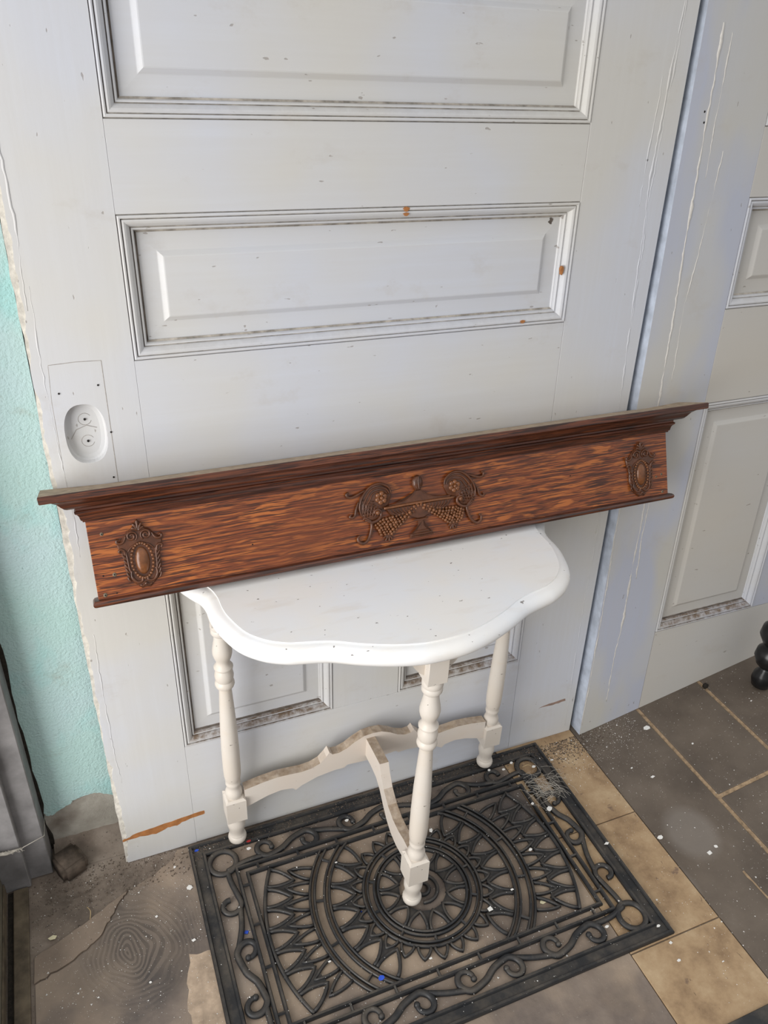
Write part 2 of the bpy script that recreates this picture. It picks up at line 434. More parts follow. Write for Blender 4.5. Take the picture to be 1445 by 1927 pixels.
bm = bmesh.new(); prism(bm, jag([(-0.034, -0.200), (0.03, -0.214), (0.03, -0.34), (-0.040, -0.36), (-0.052, -0.29), (-0.034, -0.200)], 0.004, 12, 6)[:-1], 'z', -0.001, 0.0004)
obj('worn_tile_patch', bm, simple('pale_worn_tile', (0.36, 0.275, 0.20), 0.8, 0.35, 40, 0.3), floor)
frag_top = jag([(-0.272, -0.1168), (-0.195, -0.086), (-0.118, -0.0478)], 0.0012, 8)
bm = bmesh.new()
prism(bm, frag_top + [(x-0.0015, y+0.003) for x, y in reversed(crack)], 'z', -0.0035, 0.0005)
obj('broken_tile', bm, BROWN, floor)
# tan tile course
ys = [0.012, -0.2255, -0.4663, -0.707, -0.948, -1.19]
for a, b in zip(ys, ys[1:]):
    bm = bmesh.new(); box(bm, 0.668, 0.8595, b+0.0012, a-0.0012, -0.004, 0.0008, 0.0006)
    obj('tan_tile', bm, TAN, floor)
# ramp of dark tiles rising to the right
def rz(x): return RAMP_S*(x-RAMP_X)
def ramp_slab(x0, x1, y0, y1, top, thick, mat, name, bev=0.0015):
    bm = bmesh.new()
    vs = []
    for x, y in ((x0, y0), (x1, y0), (x1, y1), (x0, y1)):
        vs.append(bm.verts.new((x, y, rz(x)+top)))
    lo = [bm.verts.new((v.co.x, v.co.y, v.co.z-thick)) for v in vs]
    bm.faces.new(vs); bm.faces.new(lo[::-1])
    for i in range(4): bm.faces.new((vs[i], lo[i], lo[(i+1) % 4], vs[(i+1) % 4]))
    if bev: bmesh.ops.bevel(bm, geom=[e for e in bm.edges], offset=bev, segments=1, affect='EDGES')
    return obj(name, bm, mat, floor)
ramp_slab(RAMP_X, 2.3, -1.5, 0.14, -0.0028, 0.06, GROUT, 'grout_bed', 0)
gx = [0.861, 1.026, 1.196, 1.366, 1.536, 1.706]
cross = {0: [-0.93], 1: [-0.272, -0.60, -0.93], 2: [-0.43, -0.76], 3: [-0.25, -0.58], 4: [-0.4, -0.75]}
for i in range(5):
    yy = [0.13] + cross[i] + [-1.4]
    for a, b in zip(yy, yy[1:]):
        ramp_slab(gx[i] + (0.0005 if i == 0 else 0.0045), gx[i+1]-0.0045, b+0.0045, a-0.0045, 0.0, 0.012, DARK_TILE, 'slate_tile')
bm = bmesh.new()   # pale mortar smear on the first course of slate
prism(bm, jag([(0.9555, -0.418), (0.9585, -0.50), (0.957, -0.60)], 0.0012, 2) + [(0.9605, -0.60), (0.9618, -0.50), (0.9585, -0.418)], 'z', rz(0.9575)-0.002, rz(0.9575)+0.0012)
obj('mortar_smear', bm, GROUT, floor)

# ------------------------------------------------------------------ walls
wl = empty('wall_left'); tag(wl, 'mint green stucco pier with bare concrete at its foot', 'wall', kind='structure')
bm = bmesh.new(); box(bm, -0.262, -0.1135, 0.0935, 0.32, -0.05, 2.45); obj('concrete_core', bm, CONCRETE, wl)
rag = [(-0.239, 0.112), (-0.232, 0.093), (-0.222, 0.090), (-0.208, 0.0985), (-0.196, 0.1055), (-0.188, 0.106), (-0.1845, 0.1135), (-0.176, 0.116), (-0.160, 0.1185), (-0.145, 0.119), (-0.130, 0.110), (-0.113, 0.099)]
bm = bmesh.new()
prism(bm, jag(rag, 0.0012, 4, 4) + [(-0.113, 2.45), (-0.2335, 2.45), (-0.2335, 0.5), (-0.236, 0.25)], 'y', 0.0875, 0.096)
obj('mint_plaster', bm, MINT, wl)
bm = bmesh.new()   # sooty crumbling edge between plaster and the metal jamb
pts = []
rnd = random.Random(2)
for k in range(61):
    z = 0.004 + k*0.03
    pts.append((-0.2335 + rnd.uniform(-0.003, 0.004), z))
prism(bm, [(-0.268, 0.004)] + pts + [(-0.268, pts[-1][1])], 'y', 0.086, 0.094)
obj('crumbled_edge', bm, SOOT, wl)
bm = bmesh.new()   # sloping mortar rubble at the foot of the pier
g = {}
for i in range(19):
    for j in range(7):
        x = -0.232 + i*0.122/18; t = j/6
        h = 0.020*(1-t)**1.5 + 0.004*noise.noise((x*60, t*5, 1))*(1-t)
        g[i, j] = bm.verts.new((x, 0.096-0.062*t, -0.002+max(0, h)))
for i in range(18):
    for j in range(6):
        bm.faces.new((g[i, j], g[i+1, j], g[i+1, j+1], g[i, j+1]))
obj('mortar_rubble', bm, FLOOR, wl, smooth='all')
wb = tag(obj('wall_back', (lambda b: (box(b, -0.1135, 2.4, 0.144, 0.32, -0.05, 2.45), b)[1])(bmesh.new()), CONCRETE),
         'plain wall that the two white doors lean on', 'wall', kind='structure')

# ------------------------------------------------------------------ metal jamb, threshold and sash on the left
jamb = tag(empty('door_jamb', (-0.27, 0.05, 0)), 'grey weathered metal door jamb with a stepped stop beside mint wall', 'jamb', kind='thing')
jamb.location = (0, 0, 0)
def bx(name, mat, parent, *a, bev=0.001, smooth=False):
    bm = bmesh.new(); box(bm, *a, bev); return obj(name, bm, mat, parent, smooth)
bx('post', POST, jamb, -0.330, -0.2365, 0.036, 0.085, 0.0, 2.3, bev=0.0015)
bx('stop', POST, jamb, -0.330, -0.2735, 0.021, 0.0358, 0.0, 2.3, bev=0.0015)
thr = tag(empty('threshold'), 'low dirty brown threshold strip running out from metal jamb', 'threshold', kind='thing')
bx('tread', TRACK, thr, -0.303, -0.279, -1.3, 0.019, -0.003, 0.006, bev=0.0012)
bx('channel', SOOT, thr, -0.3125, -0.3032, -1.3, 0.019, -0.003, 0.0005, bev=0)
sash = tag(empty('entry_door_sash'), 'olive brown bottom rail of the entry door beside threshold', 'door', kind='thing')
bx('bottom_rail', SASH, sash, -0.36, -0.316, -1.3, 0.019, 0.004, 0.13, bev=0.002)
bx('kick_strip', TRACK, sash, -0.3158, -0.3135, -1.3, 0.019, 0.006, 0.03, bev=0.0005)

# ------------------------------------------------------------------ doors
LEAN, YD = 0.0466, 0.0105
PROF = [(0.0, -0.0022), (0.0009, -0.0022), (0.0013, 0.0012), (0.0030, 0.0018), (0.0047, 0.0012), (0.0051, -0.0016), (0.0060, -0.0016),
        (0.0064, 0.0002), (0.0085, 0.0006), (0.0110, -0.0006), (0.0135, -0.0032), (0.0152, -0.0058), (0.0158, -0.0082), (0.0168, -0.0082),
        (0.0172, -0.0070), (0.0188, -0.0070), (0.0200, -0.0088), (0.0206, -0.0120), (0.0216, -0.0120), (0.0232, -0.0138), (0.0232, -0.020), (0.0, -0.020)]
GROOVE = {0, 5, 12, 17, 18}
def moulding_piece(rect, side, parent, mats):
    u0, v0, u1, v1 = rect
    bm = bmesh.new(); A = []; B = []
    for t, d in PROF:
        if side == 'bottom': a, b = (u0+t, v0+t), (u1-t, v0+t)
        elif side == 'top': a, b = (u1-t, v1-t), (u0+t, v1-t)
        elif side == 'left': a, b = (u0+t, v1-t), (u0+t, v0+t)
        else: a, b = (u1-t, v0+t), (u1-t, v1-t)
        A.append(bm.verts.new((a[0], -d, a[1]))); B.append(bm.verts.new((b[0], -d, b[1])))
    n = len(PROF)
    for i in range(n):
        f = bm.faces.new((A[i], B[i], B[(i+1) % n], A[(i+1) % n]))
        if i in GROOVE: f.material_index = 1
    bm.faces.new(A); bm.faces.new(B[::-1])
    return obj('moulding', bm, mats, parent)

def panel_piece(rect, parent, mat):
    u0, v0, u1, v1 = rect
    bm = bmesh.new()
    loops = []
    for inset, d in ((0.0215, -0.026), (0.0215, -0.0150), (0.0460, -0.0138), (0.0470, -0.0135), (0.0530, -0.0090), (0.0545, -0.0086)):
        loops.append([bm.verts.new((u, -d, v)) for u, v in ((u0+inset, v0+inset), (u1-inset, v0+inset), (u1-inset, v1-inset), (u0+inset, v1-inset))])
    for a, b in zip(loops, loops[1:]):
        for k in range(4): bm.faces.new((a[k], a[(k+1) % 4], b[(k+1) % 4], b[k]))
    bm.faces.new(loops[-1]); bm.faces.new(loops[0][::-1])
    return obj('panel', bm, mat, parent)

def board(name, parent, mat, u0, u1, v0, v1, thick=0.034, gap=0.0002, bev=0.0005, front=0.0):
    bm = bmesh.new(); box(bm, u0+gap, u1-gap, -front, thick, v0+gap, v1-gap, bev)
    return obj(name, bm, mat, parent)

def ridge(name, parent, pts, r, mat, front=0.0, seed=1, flat=0.5, step=0.008):
    """raised wavering line of thick paint on a door face (u,v points)"""
    rnd = random.Random(seed); P = []; R = []
    for a, b in zip(pts, pts[1:]):
        L = hypot(b[0]-a[0], b[1]-a[1]); n = max(2, int(L/step))
        for k in range(n):
            t = k/n; v = a[1]+(b[1]-a[1])*t
            P.append((a[0]+(b[0]-a[0])*t + 0.0028*noise.noise((v*9, seed, 0)) + rnd.uniform(-0.0009, 0.0009), -front, v))
            R.append(r*max(0.06, 0.75 + 1.3*noise.noise((v*22, seed*3.1, 2)) + rnd.uniform(-0.3, 0.3)))
    P.append((pts[-1][0], -front, pts[-1][1])); R.append(r*0.4)
    bm = bmesh.new(); tube(bm, P, R, 6, flat=1.0 if flat is None else flat, up=(0, 1, 0))
    return obj(name, bm, mat, parent, smooth='all')

MIDH = [(1.532, 1.900), (1.2358, 1.4260), (0.9447, 1.1297)]
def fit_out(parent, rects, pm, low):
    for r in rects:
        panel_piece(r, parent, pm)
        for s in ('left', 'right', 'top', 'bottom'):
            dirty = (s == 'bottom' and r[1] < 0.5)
            moulding_piece(r, s, parent, [PAINT_MD if dirty else PAINT_M, GRIME_AND_SHADE if (s == 'left' or dirty) else (GRIME_AND_SHADE_FAINT if s in ('top', 'bottom') else PAINT_M)])  # left grooves painted dark as shade, right ones plain; low bottom ones truly dirty

# --- door 1
E_, L_, M1, M2, R_, S_ = -0.1115, 0.0182, 0.294, 0.4262, 0.6985, 0.8590
door = tag(empty('door_1', (0, YD, 0), (-LEAN, 0, 0)), 'large white panelled door with recessed pull, behind the small table', 'door', kind='structure')
lower = [(L_, 0.244, M1, 0.769), (M2, 0.244, R_, 0.769)]
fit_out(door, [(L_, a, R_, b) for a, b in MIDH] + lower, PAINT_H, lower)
board('stile', door, PAINT_V, R_, S_, 0, 2.03)
for a, b in ((0.0, 0.244), (0.769, 0.9447), (1.1297, 1.2358), (1.4260, 1.532), (1.900, 2.03)):
    board('rail', door, PAINT_H, L_, R_, a, b)
board('mullion', door, PAINT_V, M1, M2, 0.244, 0.769)
bm = bmesh.new(); box(bm, L_, R_, 0.027, 0.033, 0.01, 2.02); obj('backing', bm, PAINT_V, door)
# left stile with its chipped edge and the recessed oval pull
def oblong(cx, cz, hw, hh, n=40):
    out = []
    for k in range(n):
        a = 2*pi*k/n; c_, s_ = cos(a), sin(a); p = 2.5
        out.append((cx + hw*abs(c_)**(2/p)*(1 if c_ >= 0 else -1), cz + hh*abs(s_)**(2/p)*(1 if s_ >= 0 else -1)))
    return out
def chip_edge(z, k=0): return E_ + max(0.0008, 0.0052 + 0.0080*noise.noise((z*5, k, 0)) + 0.0060*noise.noise((z*23, k, 1)) + 0.0030*noise.noise((z*90, k, 4)))
bm = bmesh.new()
zs = [0.004 + i*(2.026-0.004)/300 for i in range(301)]
zs[0] = 0.0
outl = [(L_-0.0001, 0.0), (L_-0.0001, 2.03)] + [(chip_edge(z) if z > 0.012 else chip_edge(z)-0.002, z) for z in reversed(zs)]
CUP = (-0.0565, 0.8490)
ov = oblong(*CUP, 0.0270, 0.0430)
vo = [bm.verts.new((x, 0, z)) for x, z in outl]
vi = [bm.verts.new((x, 0, z)) for x, z in ov]
eo = [bm.edges.new((vo[i], vo[(i+1) % len(vo)])) for i in range(len(vo))]
ei = [bm.edges.new((vi[i], vi[(i+1) % len(vi)])) for i in range(len(vi))]
bmesh.ops.triangle_fill(bm, use_beauty=True, use_dissolve=False, edges=eo+ei)
prev = vi
for inset, d in ((0.0004, 0.0014), (0.0009, 0.009), (0.0030, 0.0122), (0.0080, 0.0132)):
    ring = [bm.verts.new((x, d, z)) for x, z in oblong(*CUP, 0.0270-inset, 0.0430-inset)]
    for k in range(len(ring)): bm.faces.new((prev[k], prev[(k+1) % len(ring)], ring[(k+1) % len(ring)], ring[k]))
    prev = ring
bm.faces.new(prev)
bk = [bm.verts.new((x, 0.0022, z)) for x, z in outl]
for k in range(len(vo)): bm.faces.new((vo[k], vo[(k+1) % len(vo)], bk[(k+1) % len(vo)], bk[k]))
stile = obj('stile', bm, PAINT_V, door)
# body of the stile behind the paint skin, in worn cream primer, with its own rough edge; open behind the cup
for z0, z1, ua in ((0.0, 0.80, None), (0.80, 0.897, 'cup'), (0.897, 2.03, None)):
    bm = bmesh.new()
    n = int((z1-z0)/0.006)+2
    zz = [z0+(z1-z0)*k/n for k in range(n+1)]
    lft = [(E_ + 0.0016*noise.noise((z*40, 7, 0)) + 0.002*noise.noise((z*9, 7, 3)), z) for z in zz]
    if ua is None:
        prism(bm, lft + [(L_-0.0005, z1), (L_-0.0005, z0)], 'y', 0.0021, 0.034)
    else:
        prism(bm, lft + [(-0.0840, z1), (-0.0840, z0)], 'y', 0.0021, 0.034)
        box(bm, -0.0290, L_-0.0002, 0.0021, 0.034, z0, z1)
        box(bm, -0.0840, -0.0290, 0.0142, 0.034, z0, z1)
    obj('stile_core', bm, CREAM_PRIMER, door)
# repair patch outline, screw holes and keyhole in the pull
def groove(parent, pts, r, mat, name='scored_line', front=0.0):
    bm = bmesh.new(); tube(bm, [(u, -front, v) for u, v in pts], r, 4, flat=0.5, up=(0, 1, 0)); return obj(name, bm, mat, parent)
SCORE = simple('grey_score_line', (0.33, 0.31, 0.29), 0.8, 0.3, 90, 0.1)  # plain grey for the scored outline and lock marks
groove(door, [(-0.0890, 0.9480), (-0.0925, 0.90), (-0.0935, 0.80), (-0.0915, 0.70)], 0.00035, SCORE)
groove(door, [(-0.0890, 0.9490), (-0.0550, 0.9505), (-0.0235, 0.9495)], 0.0005, SCORE)
groove(door, [(-0.0235, 0.9495), (-0.0240, 0.88), (-0.0245, 0.81), (-0.0250, 0.72)], 0.0006, SCORE)
for u, v in ((-0.0820, 0.9100), (-0.0320, 0.9165), (-0.0880, 0.7700), (-0.0300, 0.7800), (-0.0245, 0.8480)):
    bm = bmesh.new(); lathe(bm, [(0.0013, -0.0003), (0.0013, 0.001)], n=8); bmesh.ops.rotate(bm, verts=bm.verts, matrix=Matrix.Rotation(pi/2, 3, 'X'))
    bmesh.ops.translate(bm, verts=bm.verts, vec=(u, 0, v)); obj('screw_hole', bm, HOLE, door)
for v in (0.866, 0.834):
    bm = bmesh.new(); lathe(bm, [(0.0016, -0.0004), (0.0016, 0.002)], n=8); bmesh.ops.rotate(bm, verts=bm.verts, matrix=Matrix.Rotation(pi/2, 3, 'X'))
    bmesh.ops.translate(bm, verts=bm.verts, vec=(CUP[0]+0.001, 0.0132, v)); obj('keyhole', bm, HOLE, door)
    groove(door, [(CUP[0]+0.001+0.0085*cos(a), v+0.0085*sin(a)) for a in [radians(30+24*k) for k in range(14)]], 0.0004, SCORE, 'lock_outline', -0.0131)
groove(door, [(CUP[0]-0.021, 0.838), (CUP[0]-0.012, 0.852), (CUP[0]+0.002, 0.857), (CUP[0]+0.015, 0.852)], 0.0005, SCORE, 'lock_outline', -0.0130)
# bare-wood scrapes near the floor and dings in the mouldings
def plate(name, parent, pts, mat, front=0.0002, th=0.0012):
    bm = bmesh.new(); prism(bm, pts, 'y', -front, th); return obj(name, bm, mat, parent)
plate('bare_wood_scrape', door, jag([(-0.1105, 0.0600), (-0.085, 0.0690), (-0.045, 0.0720), (0.0, 0.0755), (0.0385, 0.0775), (0.0390, 0.0690), (0.024, 0.0675), (-0.004, 0.0640), (-0.013, 0.0585), (-0.030, 0.0610), (-0.052, 0.0530), (-0.080, 0.0585), (-0.1105, 0.0560)], 0.0009, 3, 4), BARE_WOOD)
plate('bare_wood_scrape', door, jag([(0.765, 0.0950), (0.790, 0.1000), (0.832, 0.1020), (0.833, 0.0950), (0.800, 0.0930), (0.765, 0.0950)], 0.0010, 5, 4), simple('worn_reddish_paint', (0.28, 0.19, 0.15), 0.7, 0.3, 60, 0.2))
for u, v, w_, h_ in ((0.4085, 1.1262, 0.0060, 0.0032), (0.4085, 1.1195, 0.0050, 0.0024), (0.6805, 1.0280, 0.0028, 0.0070), (0.6180, 0.9520, 0.0052, 0.0026)):
    plate('bare_wood_ding', door, [(u+w_*cos(a)*(0.8+0.3*sin(3*a)), v+h_*sin(a)) for a in [2*pi*k/9 for k in range(9)]], BARE_WOOD, front=0.0019, th=0.004)
plate('crumb_stain', door, [(0.6590+0.005*cos(a)*(0.7+0.4*sin(4*a)), 1.1010+0.005*sin(a)) for a in [2*pi*k/11 for k in range(11)]], GRIME_AND_SHADE, front=-0.0142, th=0.016)
ridge('paint_ridge', door, [(0.834, 1.50), (0.829, 1.36), (0.8235, 1.165), (0.832, 0.95), (0.841, 0.77), (0.836, 0.52)], 0.0016, PAINT_V, seed=3)
ridge('paint_ridge', door, [(0.838, 1.46), (0.8325, 1.30), (0.8275, 1.12), (0.836, 0.92)], 0.0011, PAINT_V, seed=5)
ridge('paint_ridge', door, [(0.814, 1.30), (0.811, 1.12)], 0.0010, PAINT_V, seed=8)
ridge('paint_ridge', door, [(0.842, 0.55), (0.838, 0.30), (0.844, 0.02)], 0.0012, PAINT_V, seed=9)
ridge('paint_ridge', door, [(-0.094, 1.05), (-0.096, 0.95), (-0.0955, 0.86), (-0.092, 0.78), (-0.093, 0.66)], 0.0008, PAINT_V, seed=12)
ridge('paint_ridge', door, [(-0.1000, 1.25), (-0.0965, 1.10), (-0.1005, 1.02)], 0.0014, PAINT_V, seed=14)
ridge('paint_ridge', door, [(-0.096, 0.52), (-0.097, 0.36), (-0.094, 0.20)], 0.0007, PAINT_V, seed=17)

# --- door 2 (stands 2 cm in front of door 1, foot scribed to the ramp)
OFF = 0.022
LEAN2 = LEAN + 0.0135
d2 = tag(empty('door_2', (0, YD-OFF, 0.001), (-LEAN2, 0, 0)), 'second white panelled door with bluish paint, standing on the tiled ramp', 'door', kind='structure')
uE, uL, uM1, uM2, uR, uS = 0.8700, 1.0285, 1.3045, 1.4365, 1.7090, 1.8387
lower2 = [(uL, 0.244, uM1, 0.769), (uM2, 0.244, uR, 0.769)]
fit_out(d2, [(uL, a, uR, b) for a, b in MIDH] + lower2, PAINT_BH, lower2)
def foot(u): return RAMP_S*(u-RAMP_X) - 0.0005
for nm, a, b in (('stile', uE, uL), ('stile', uR, uS)):
    bm = bmesh.new(); prism(bm, [(a+0.0005, foot(a)), (b-0.0005, foot(b)), (b-0.0005, 2.03), (a+0.0005, 2.03)], 'y', 0.0, 0.034)
    if a == uE:
        for f in bm.faces:
            if abs(f.calc_center_median().x-a-0.0005) < 1e-5: f.material_index = 1
    obj(nm, bm, [PAINT_BV, BLUE_EDGE], d2)
bm = bmesh.new(); prism(bm, [(uL+0.0005, foot(uL)), (uR-0.0005, foot(uR)), (uR-0.0005, 0.2435), (uL+0.0005, 0.2435)], 'y', 0.0, 0.034)
obj('rail', bm, PAINT_BH, d2)
for a, b in ((0.769, 0.9447), (1.1297, 1.2358), (1.4260, 1.532), (1.900, 2.03)):
    board('rail', d2, PAINT_BH, uL, uR, a, b)
board('mullion', d2, PAINT_BV, uM1, uM2, 0.244, 0.769)
bm = bmesh.new(); box(bm, uL, uR, 0.027, 0.033, 0.24, 2.02); obj('backing', bm, PAINT_BV, d2)
ridge('paint_ridge', d2, [(0.9065, 1.372), (0.9080, 1.20), (0.9120, 1.02), (0.9190, 0.7793), (0.921, 0.70)], 0.0022, PAINT_RIDGE, seed=21, flat=0.45)
ridge('paint_ridge', d2, [(0.926, 1.36), (0.925, 1.24), (0.9265, 1.16)], 0.0011, PAINT_RIDGE, seed=23)
ridge('paint_ridge', d2, [(0.952, 1.20), (0.944, 1.05), (0.935, 0.96), (0.938, 0.82)], 0.0008, PAINT_RIDGE, seed=25)
ridge('paint_ridge', d2, [(0.934, 0.68), (0.930, 0.50), (0.9335, 0.31), (0.928, 0.20), (0.930, 0.08)], 0.0022, PAINT_RIDGE, seed=27, flat=0.35)
ridge('paint_ridge', d2, [(0.944, 0.66), (0.940, 0.50), (0.946, 0.40)], 0.0016, PAINT_RIDGE, seed=29, flat=0.35)
ridge('paint_ridge', d2, [(0.8725, 0.60), (0.8745, 0.36), (0.8735, 0.03)], 0.0013, PAINT_RIDGE, seed=31)
for u, v in ((0.9005, 1.255), (0.9030, 1.240)):
    plate('nail_dent', d2, [(u+0.0016*cos(a), v+0.0018*sin(a)) for a in [2*pi*k/7 for k in range(7)]], HOLE, front=0.0002)
plate('nail_dent', door, [(0.811+0.0019*cos(a), 1.187+0.0019*sin(a)) for a in [2*pi*k/7 for k in range(7)]], HOLE, front=0.0002)

# ------------------------------------------------------------------ rubber mat
MW, MD = 0.762, 0.463
mat_o = tag(empty('door_mat', (0, 0, 0)), 'black rubber door mat with openwork scrolls and sunburst under the table', 'mat')
MZ = 0.0048
def rail_tube(name, pts, r=0.0036, closed=False, n=6, parent=mat_o, z=MZ, flat=None):
    bm = bmesh.new(); tube(bm, [(x, y, z) for x, y in pts], r, n, closed, flat=flat or MZ/r*0.97)
    return obj(name, bm, RUBBER, parent, smooth='all')
def rect(x0, x1, y0, y1, m=1):
    c = [(x0, y0), (x1, y0), (x1, y1), (x0, y1)]
    return c
# border: flat web and two rails
for nm, a in (('border_web', (0.003, MW-0.003, -0.003, -0.025)), ('border_web', (0.003, MW-0.003, -MD+0.025, -MD+0.003))):
    bm = bmesh.new(); box(bm, a[0], a[1], min(a[2:]), max(a[2:]), 0.0008, 0.0046); obj(nm, bm, RUBBER, mat_o)
for a in ((0.003, 0.025), (MW-0.025, MW-0.003)):
    bm = bmesh.new(); box(bm, a[0], a[1], -MD+0.025, -0.025, 0.0008, 0.0046); obj('border_web', bm, RUBBER, mat_o)
def bar_rect(name, x0, x1, y0, y1, w):
    """rectangular rail ring, rounded top"""
    bm = bmesh.new()
    prof = [(-w, 0.0008), (-w, 0.0062), (-w*0.55, 0.0092), (w*0.55, 0.0092), (w, 0.0062), (w, 0.0008)]
    R = []
    for sx, sy, cx, cy in ((-1, 1, x0, y1), (1, 1, x1, y1), (1, -1, x1, y0), (-1, -1, x0, y0)):
        R.append([bm.verts.new((cx+sx*t, cy+sy*t, z)) for t, z in prof])
    for i in range(4):
        a, b = R[i], R[(i+1) % 4]
        for k in range(len(prof)): bm.faces.new((a[k], b[k], b[(k+1) % len(prof)], a[(k+1) % len(prof)]))
    return obj(name, bm, RUBBER, mat_o)
bar_rect('outer_rail', 0.0035, MW-0.0035, -MD+0.0035, -0.0035, 0.0035)
bar_rect('inner_rail', 0.0255, MW-0.0255, -MD+0.0255, -0.0255, 0.0035)
FX0, FX1, FY0, FY1 = 0.0755, 0.688, -0.3880, -0.0750
GX0, GX1, GY0, GY1 = 0.0925, 0.671, -0.3710, -0.0915
bar_rect('frame_rail', FX0, FX1, FY0, FY1, 0.0032)
bar_rect('frame_rail', GX0, GX1, GY0, GY1, 0.0032)
tick_me = None
def tick(x0, y0, x1, y1):
    bm = bmesh.new(); tube(bm, [(x0, y0, 0.0055), (x1, y1, 0.0055)], 0.0026, 5, flat=1.4)
    return obj('tie_bar', bm, RUBBER, mat_o)
for k in range(8):
    x = FX0 + (FX1-FX0)*(k+0.5)/8
    tick(x, FY1, x, GY1); tick(x, FY0, x, GY0)
for k in range(4):
    y = FY0 + (FY1-FY0)*(k+0.5)/4
    tick(FX0, y, GX0, y); tick(FX1, y, GX1, y)
# sunburst
CX, CY = MW/2, -MD/2
def inside(x, y, m=0.0): return GX0-m < x < GX1+m and GY0-m < y < GY1+m
def ring(name, r, rad):
    return rail_tube(name, [(CX+r*cos(2*pi*k/56), CY+r*sin(2*pi*k/56)) for k in range(56)], rad, True)
for r, rad in ((0.1075, 0.0030), (0.1000, 0.0022), (0.0880, 0.0028), (0.0810, 0.0030)): ring('ring', r, rad)
for r, rad in ((0.2040, 0.0026), (0.1955, 0.0026), (0.1780, 0.0026), (0.1690, 0.0026), (0.2830, 0.0036)):
    for base in (0, pi):
        pts = []
        for k in range(121):
            a = base - pi/2 + pi*k/120
            x, y = CX+r*cos(a), CY+r*sin(a)
            if inside(x, y, 0.001): pts.append((x, y))
        # keep the middle run only (outside arcs can leave and re-enter the frame)
        if len(pts) > 3: rail_tube('arc', pts, rad)
for a in range(0, 360, 36):
    tick(CX+0.1*cos(radians(a+8)), CY+0.1*sin(radians(a+8)), CX+0.088*cos(radians(a+8)), CY+0.088*sin(radians(a+8)))
for base in (0, 180):
    for a in (-38, -13, 13, 38):
        q = radians(base+a)
        x, y = CX+0.19*cos(q), CY+0.19*sin(q)
        if inside(x, y): tick(CX+0.196*cos(q), CY+0.196*sin(q), CX+0.178*cos(q), CY+0.178*sin(q))
def petal_mesh(r0, r1, half, rad):
    """pointed leaf outline, base at radius r0, tip at r1, half-angle at base"""
    bm = bmesh.new()
    P = []
    for s in (1, -1):
        side = []
        for k in range(7):
            t = k/6; r = r0+(r1-r0)*t; w = half*(1 - t**1.9)
            side.append((r*cos(s*w/r), r*sin(s*w/r), MZ))
        P.append(side)
    path = P[0] + P[1][::-1][1:]
    tube(bm, path, rad, 5, flat=MZ/rad*0.95)
    bmesh.ops.recalc_face_normals(bm, faces=bm.faces[:])
    me = bpy.data.meshes.new('petal'); bm.to_mesh(me); bm.free(); me.materials.append(RUBBER)
    for p in me.polygons: p.use_smooth = True
    return me
def web_mesh(n, r0, r1, half, zt=0.0056):
    """low rubber web that fills the gap between two neighbouring petals"""
    bm = bmesh.new(); st = 2*pi/n
    A = []; B = []
    for k in range(7):
        t = k/6; r = r0+(r1-r0)*t; w = half*(1-t**1.9)/r
        A.append((r*cos(w), r*sin(w))); B.append((r*cos(st-w), r*sin(st-w)))
    top = [[bm.verts.new((x, y, z)) for x, y in L] for L in (A, B) for z in (zt, 0.0012)]
    at, ab, bt, bb = top
    for k in range(6):
        bm.faces.new((at[k], bt[k], bt[k+1], at[k+1])); bm.faces.new((ab[k], ab[k+1], bb[k+1], bb[k]))
    bm.faces.new((at[6], bt[6], bb[6], ab[6])); bm.faces.new((at[0], ab[0], bb[0], bt[0]))
    bmesh.ops.recalc_face_normals(bm, faces=bm.faces[:])
    me = bpy.data.meshes.new('web'); bm.to_mesh(me); bm.free(); me.materials.append(RUBBER); return me
def petals(n, r0, r1, half, rad, off=0.0, web=False):
    me = petal_mesh(r0, r1, half, rad); wm = web_mesh(n, r0, r1, half) if web else None
    for k in range(n):
        a = 2*pi*(k+off)/n
        def ok(a): return all(inside(CX+rr*cos(a+da), CY+rr*sin(a+da), 0.002) for rr, da in ((r0, 0), (r1, 0), (r0, half/r0), (r0, -half/r0)))
        if not ok(a): continue
        o = link('petal', me, mat_o); o.location = (CX, CY, 0); o.rotation_euler = (0, 0, a)
        if web and ok(a+2*pi/n):
            o = link('web', wm, mat_o); o.location = (CX, CY, 0); o.rotation_euler = (0, 0, a)
petals(12, 0.0795, 0.044, 0.0170, 0.0032, web=True)
petals(24, 0.1095, 0.130, 0.0110, 0.0028, 0.5)
petals(24, 0.1660, 0.122, 0.0190, 0.0034, web=True)
petals(44, 0.2810, 0.2350, 0.0175, 0.0034, web=True)
petals(44, 0.2060, 0.2480, 0.0115, 0.0030, 0.5)
# eye of the sunburst: ring, outer hook
rail_tube('eye_ring', [(CX+0.012*cos(2*pi*k/24), CY+0.012*sin(2*pi*k/24)) for k in range(24)], 0.0036, True)
rail_tube('eye_hook', [(CX+(0.027+0.001*k/20)*cos(radians(-110+250*k/28)), CY+(0.027)*sin(radians(-110+250*k/28))) for k in range(29)], 0.0034)
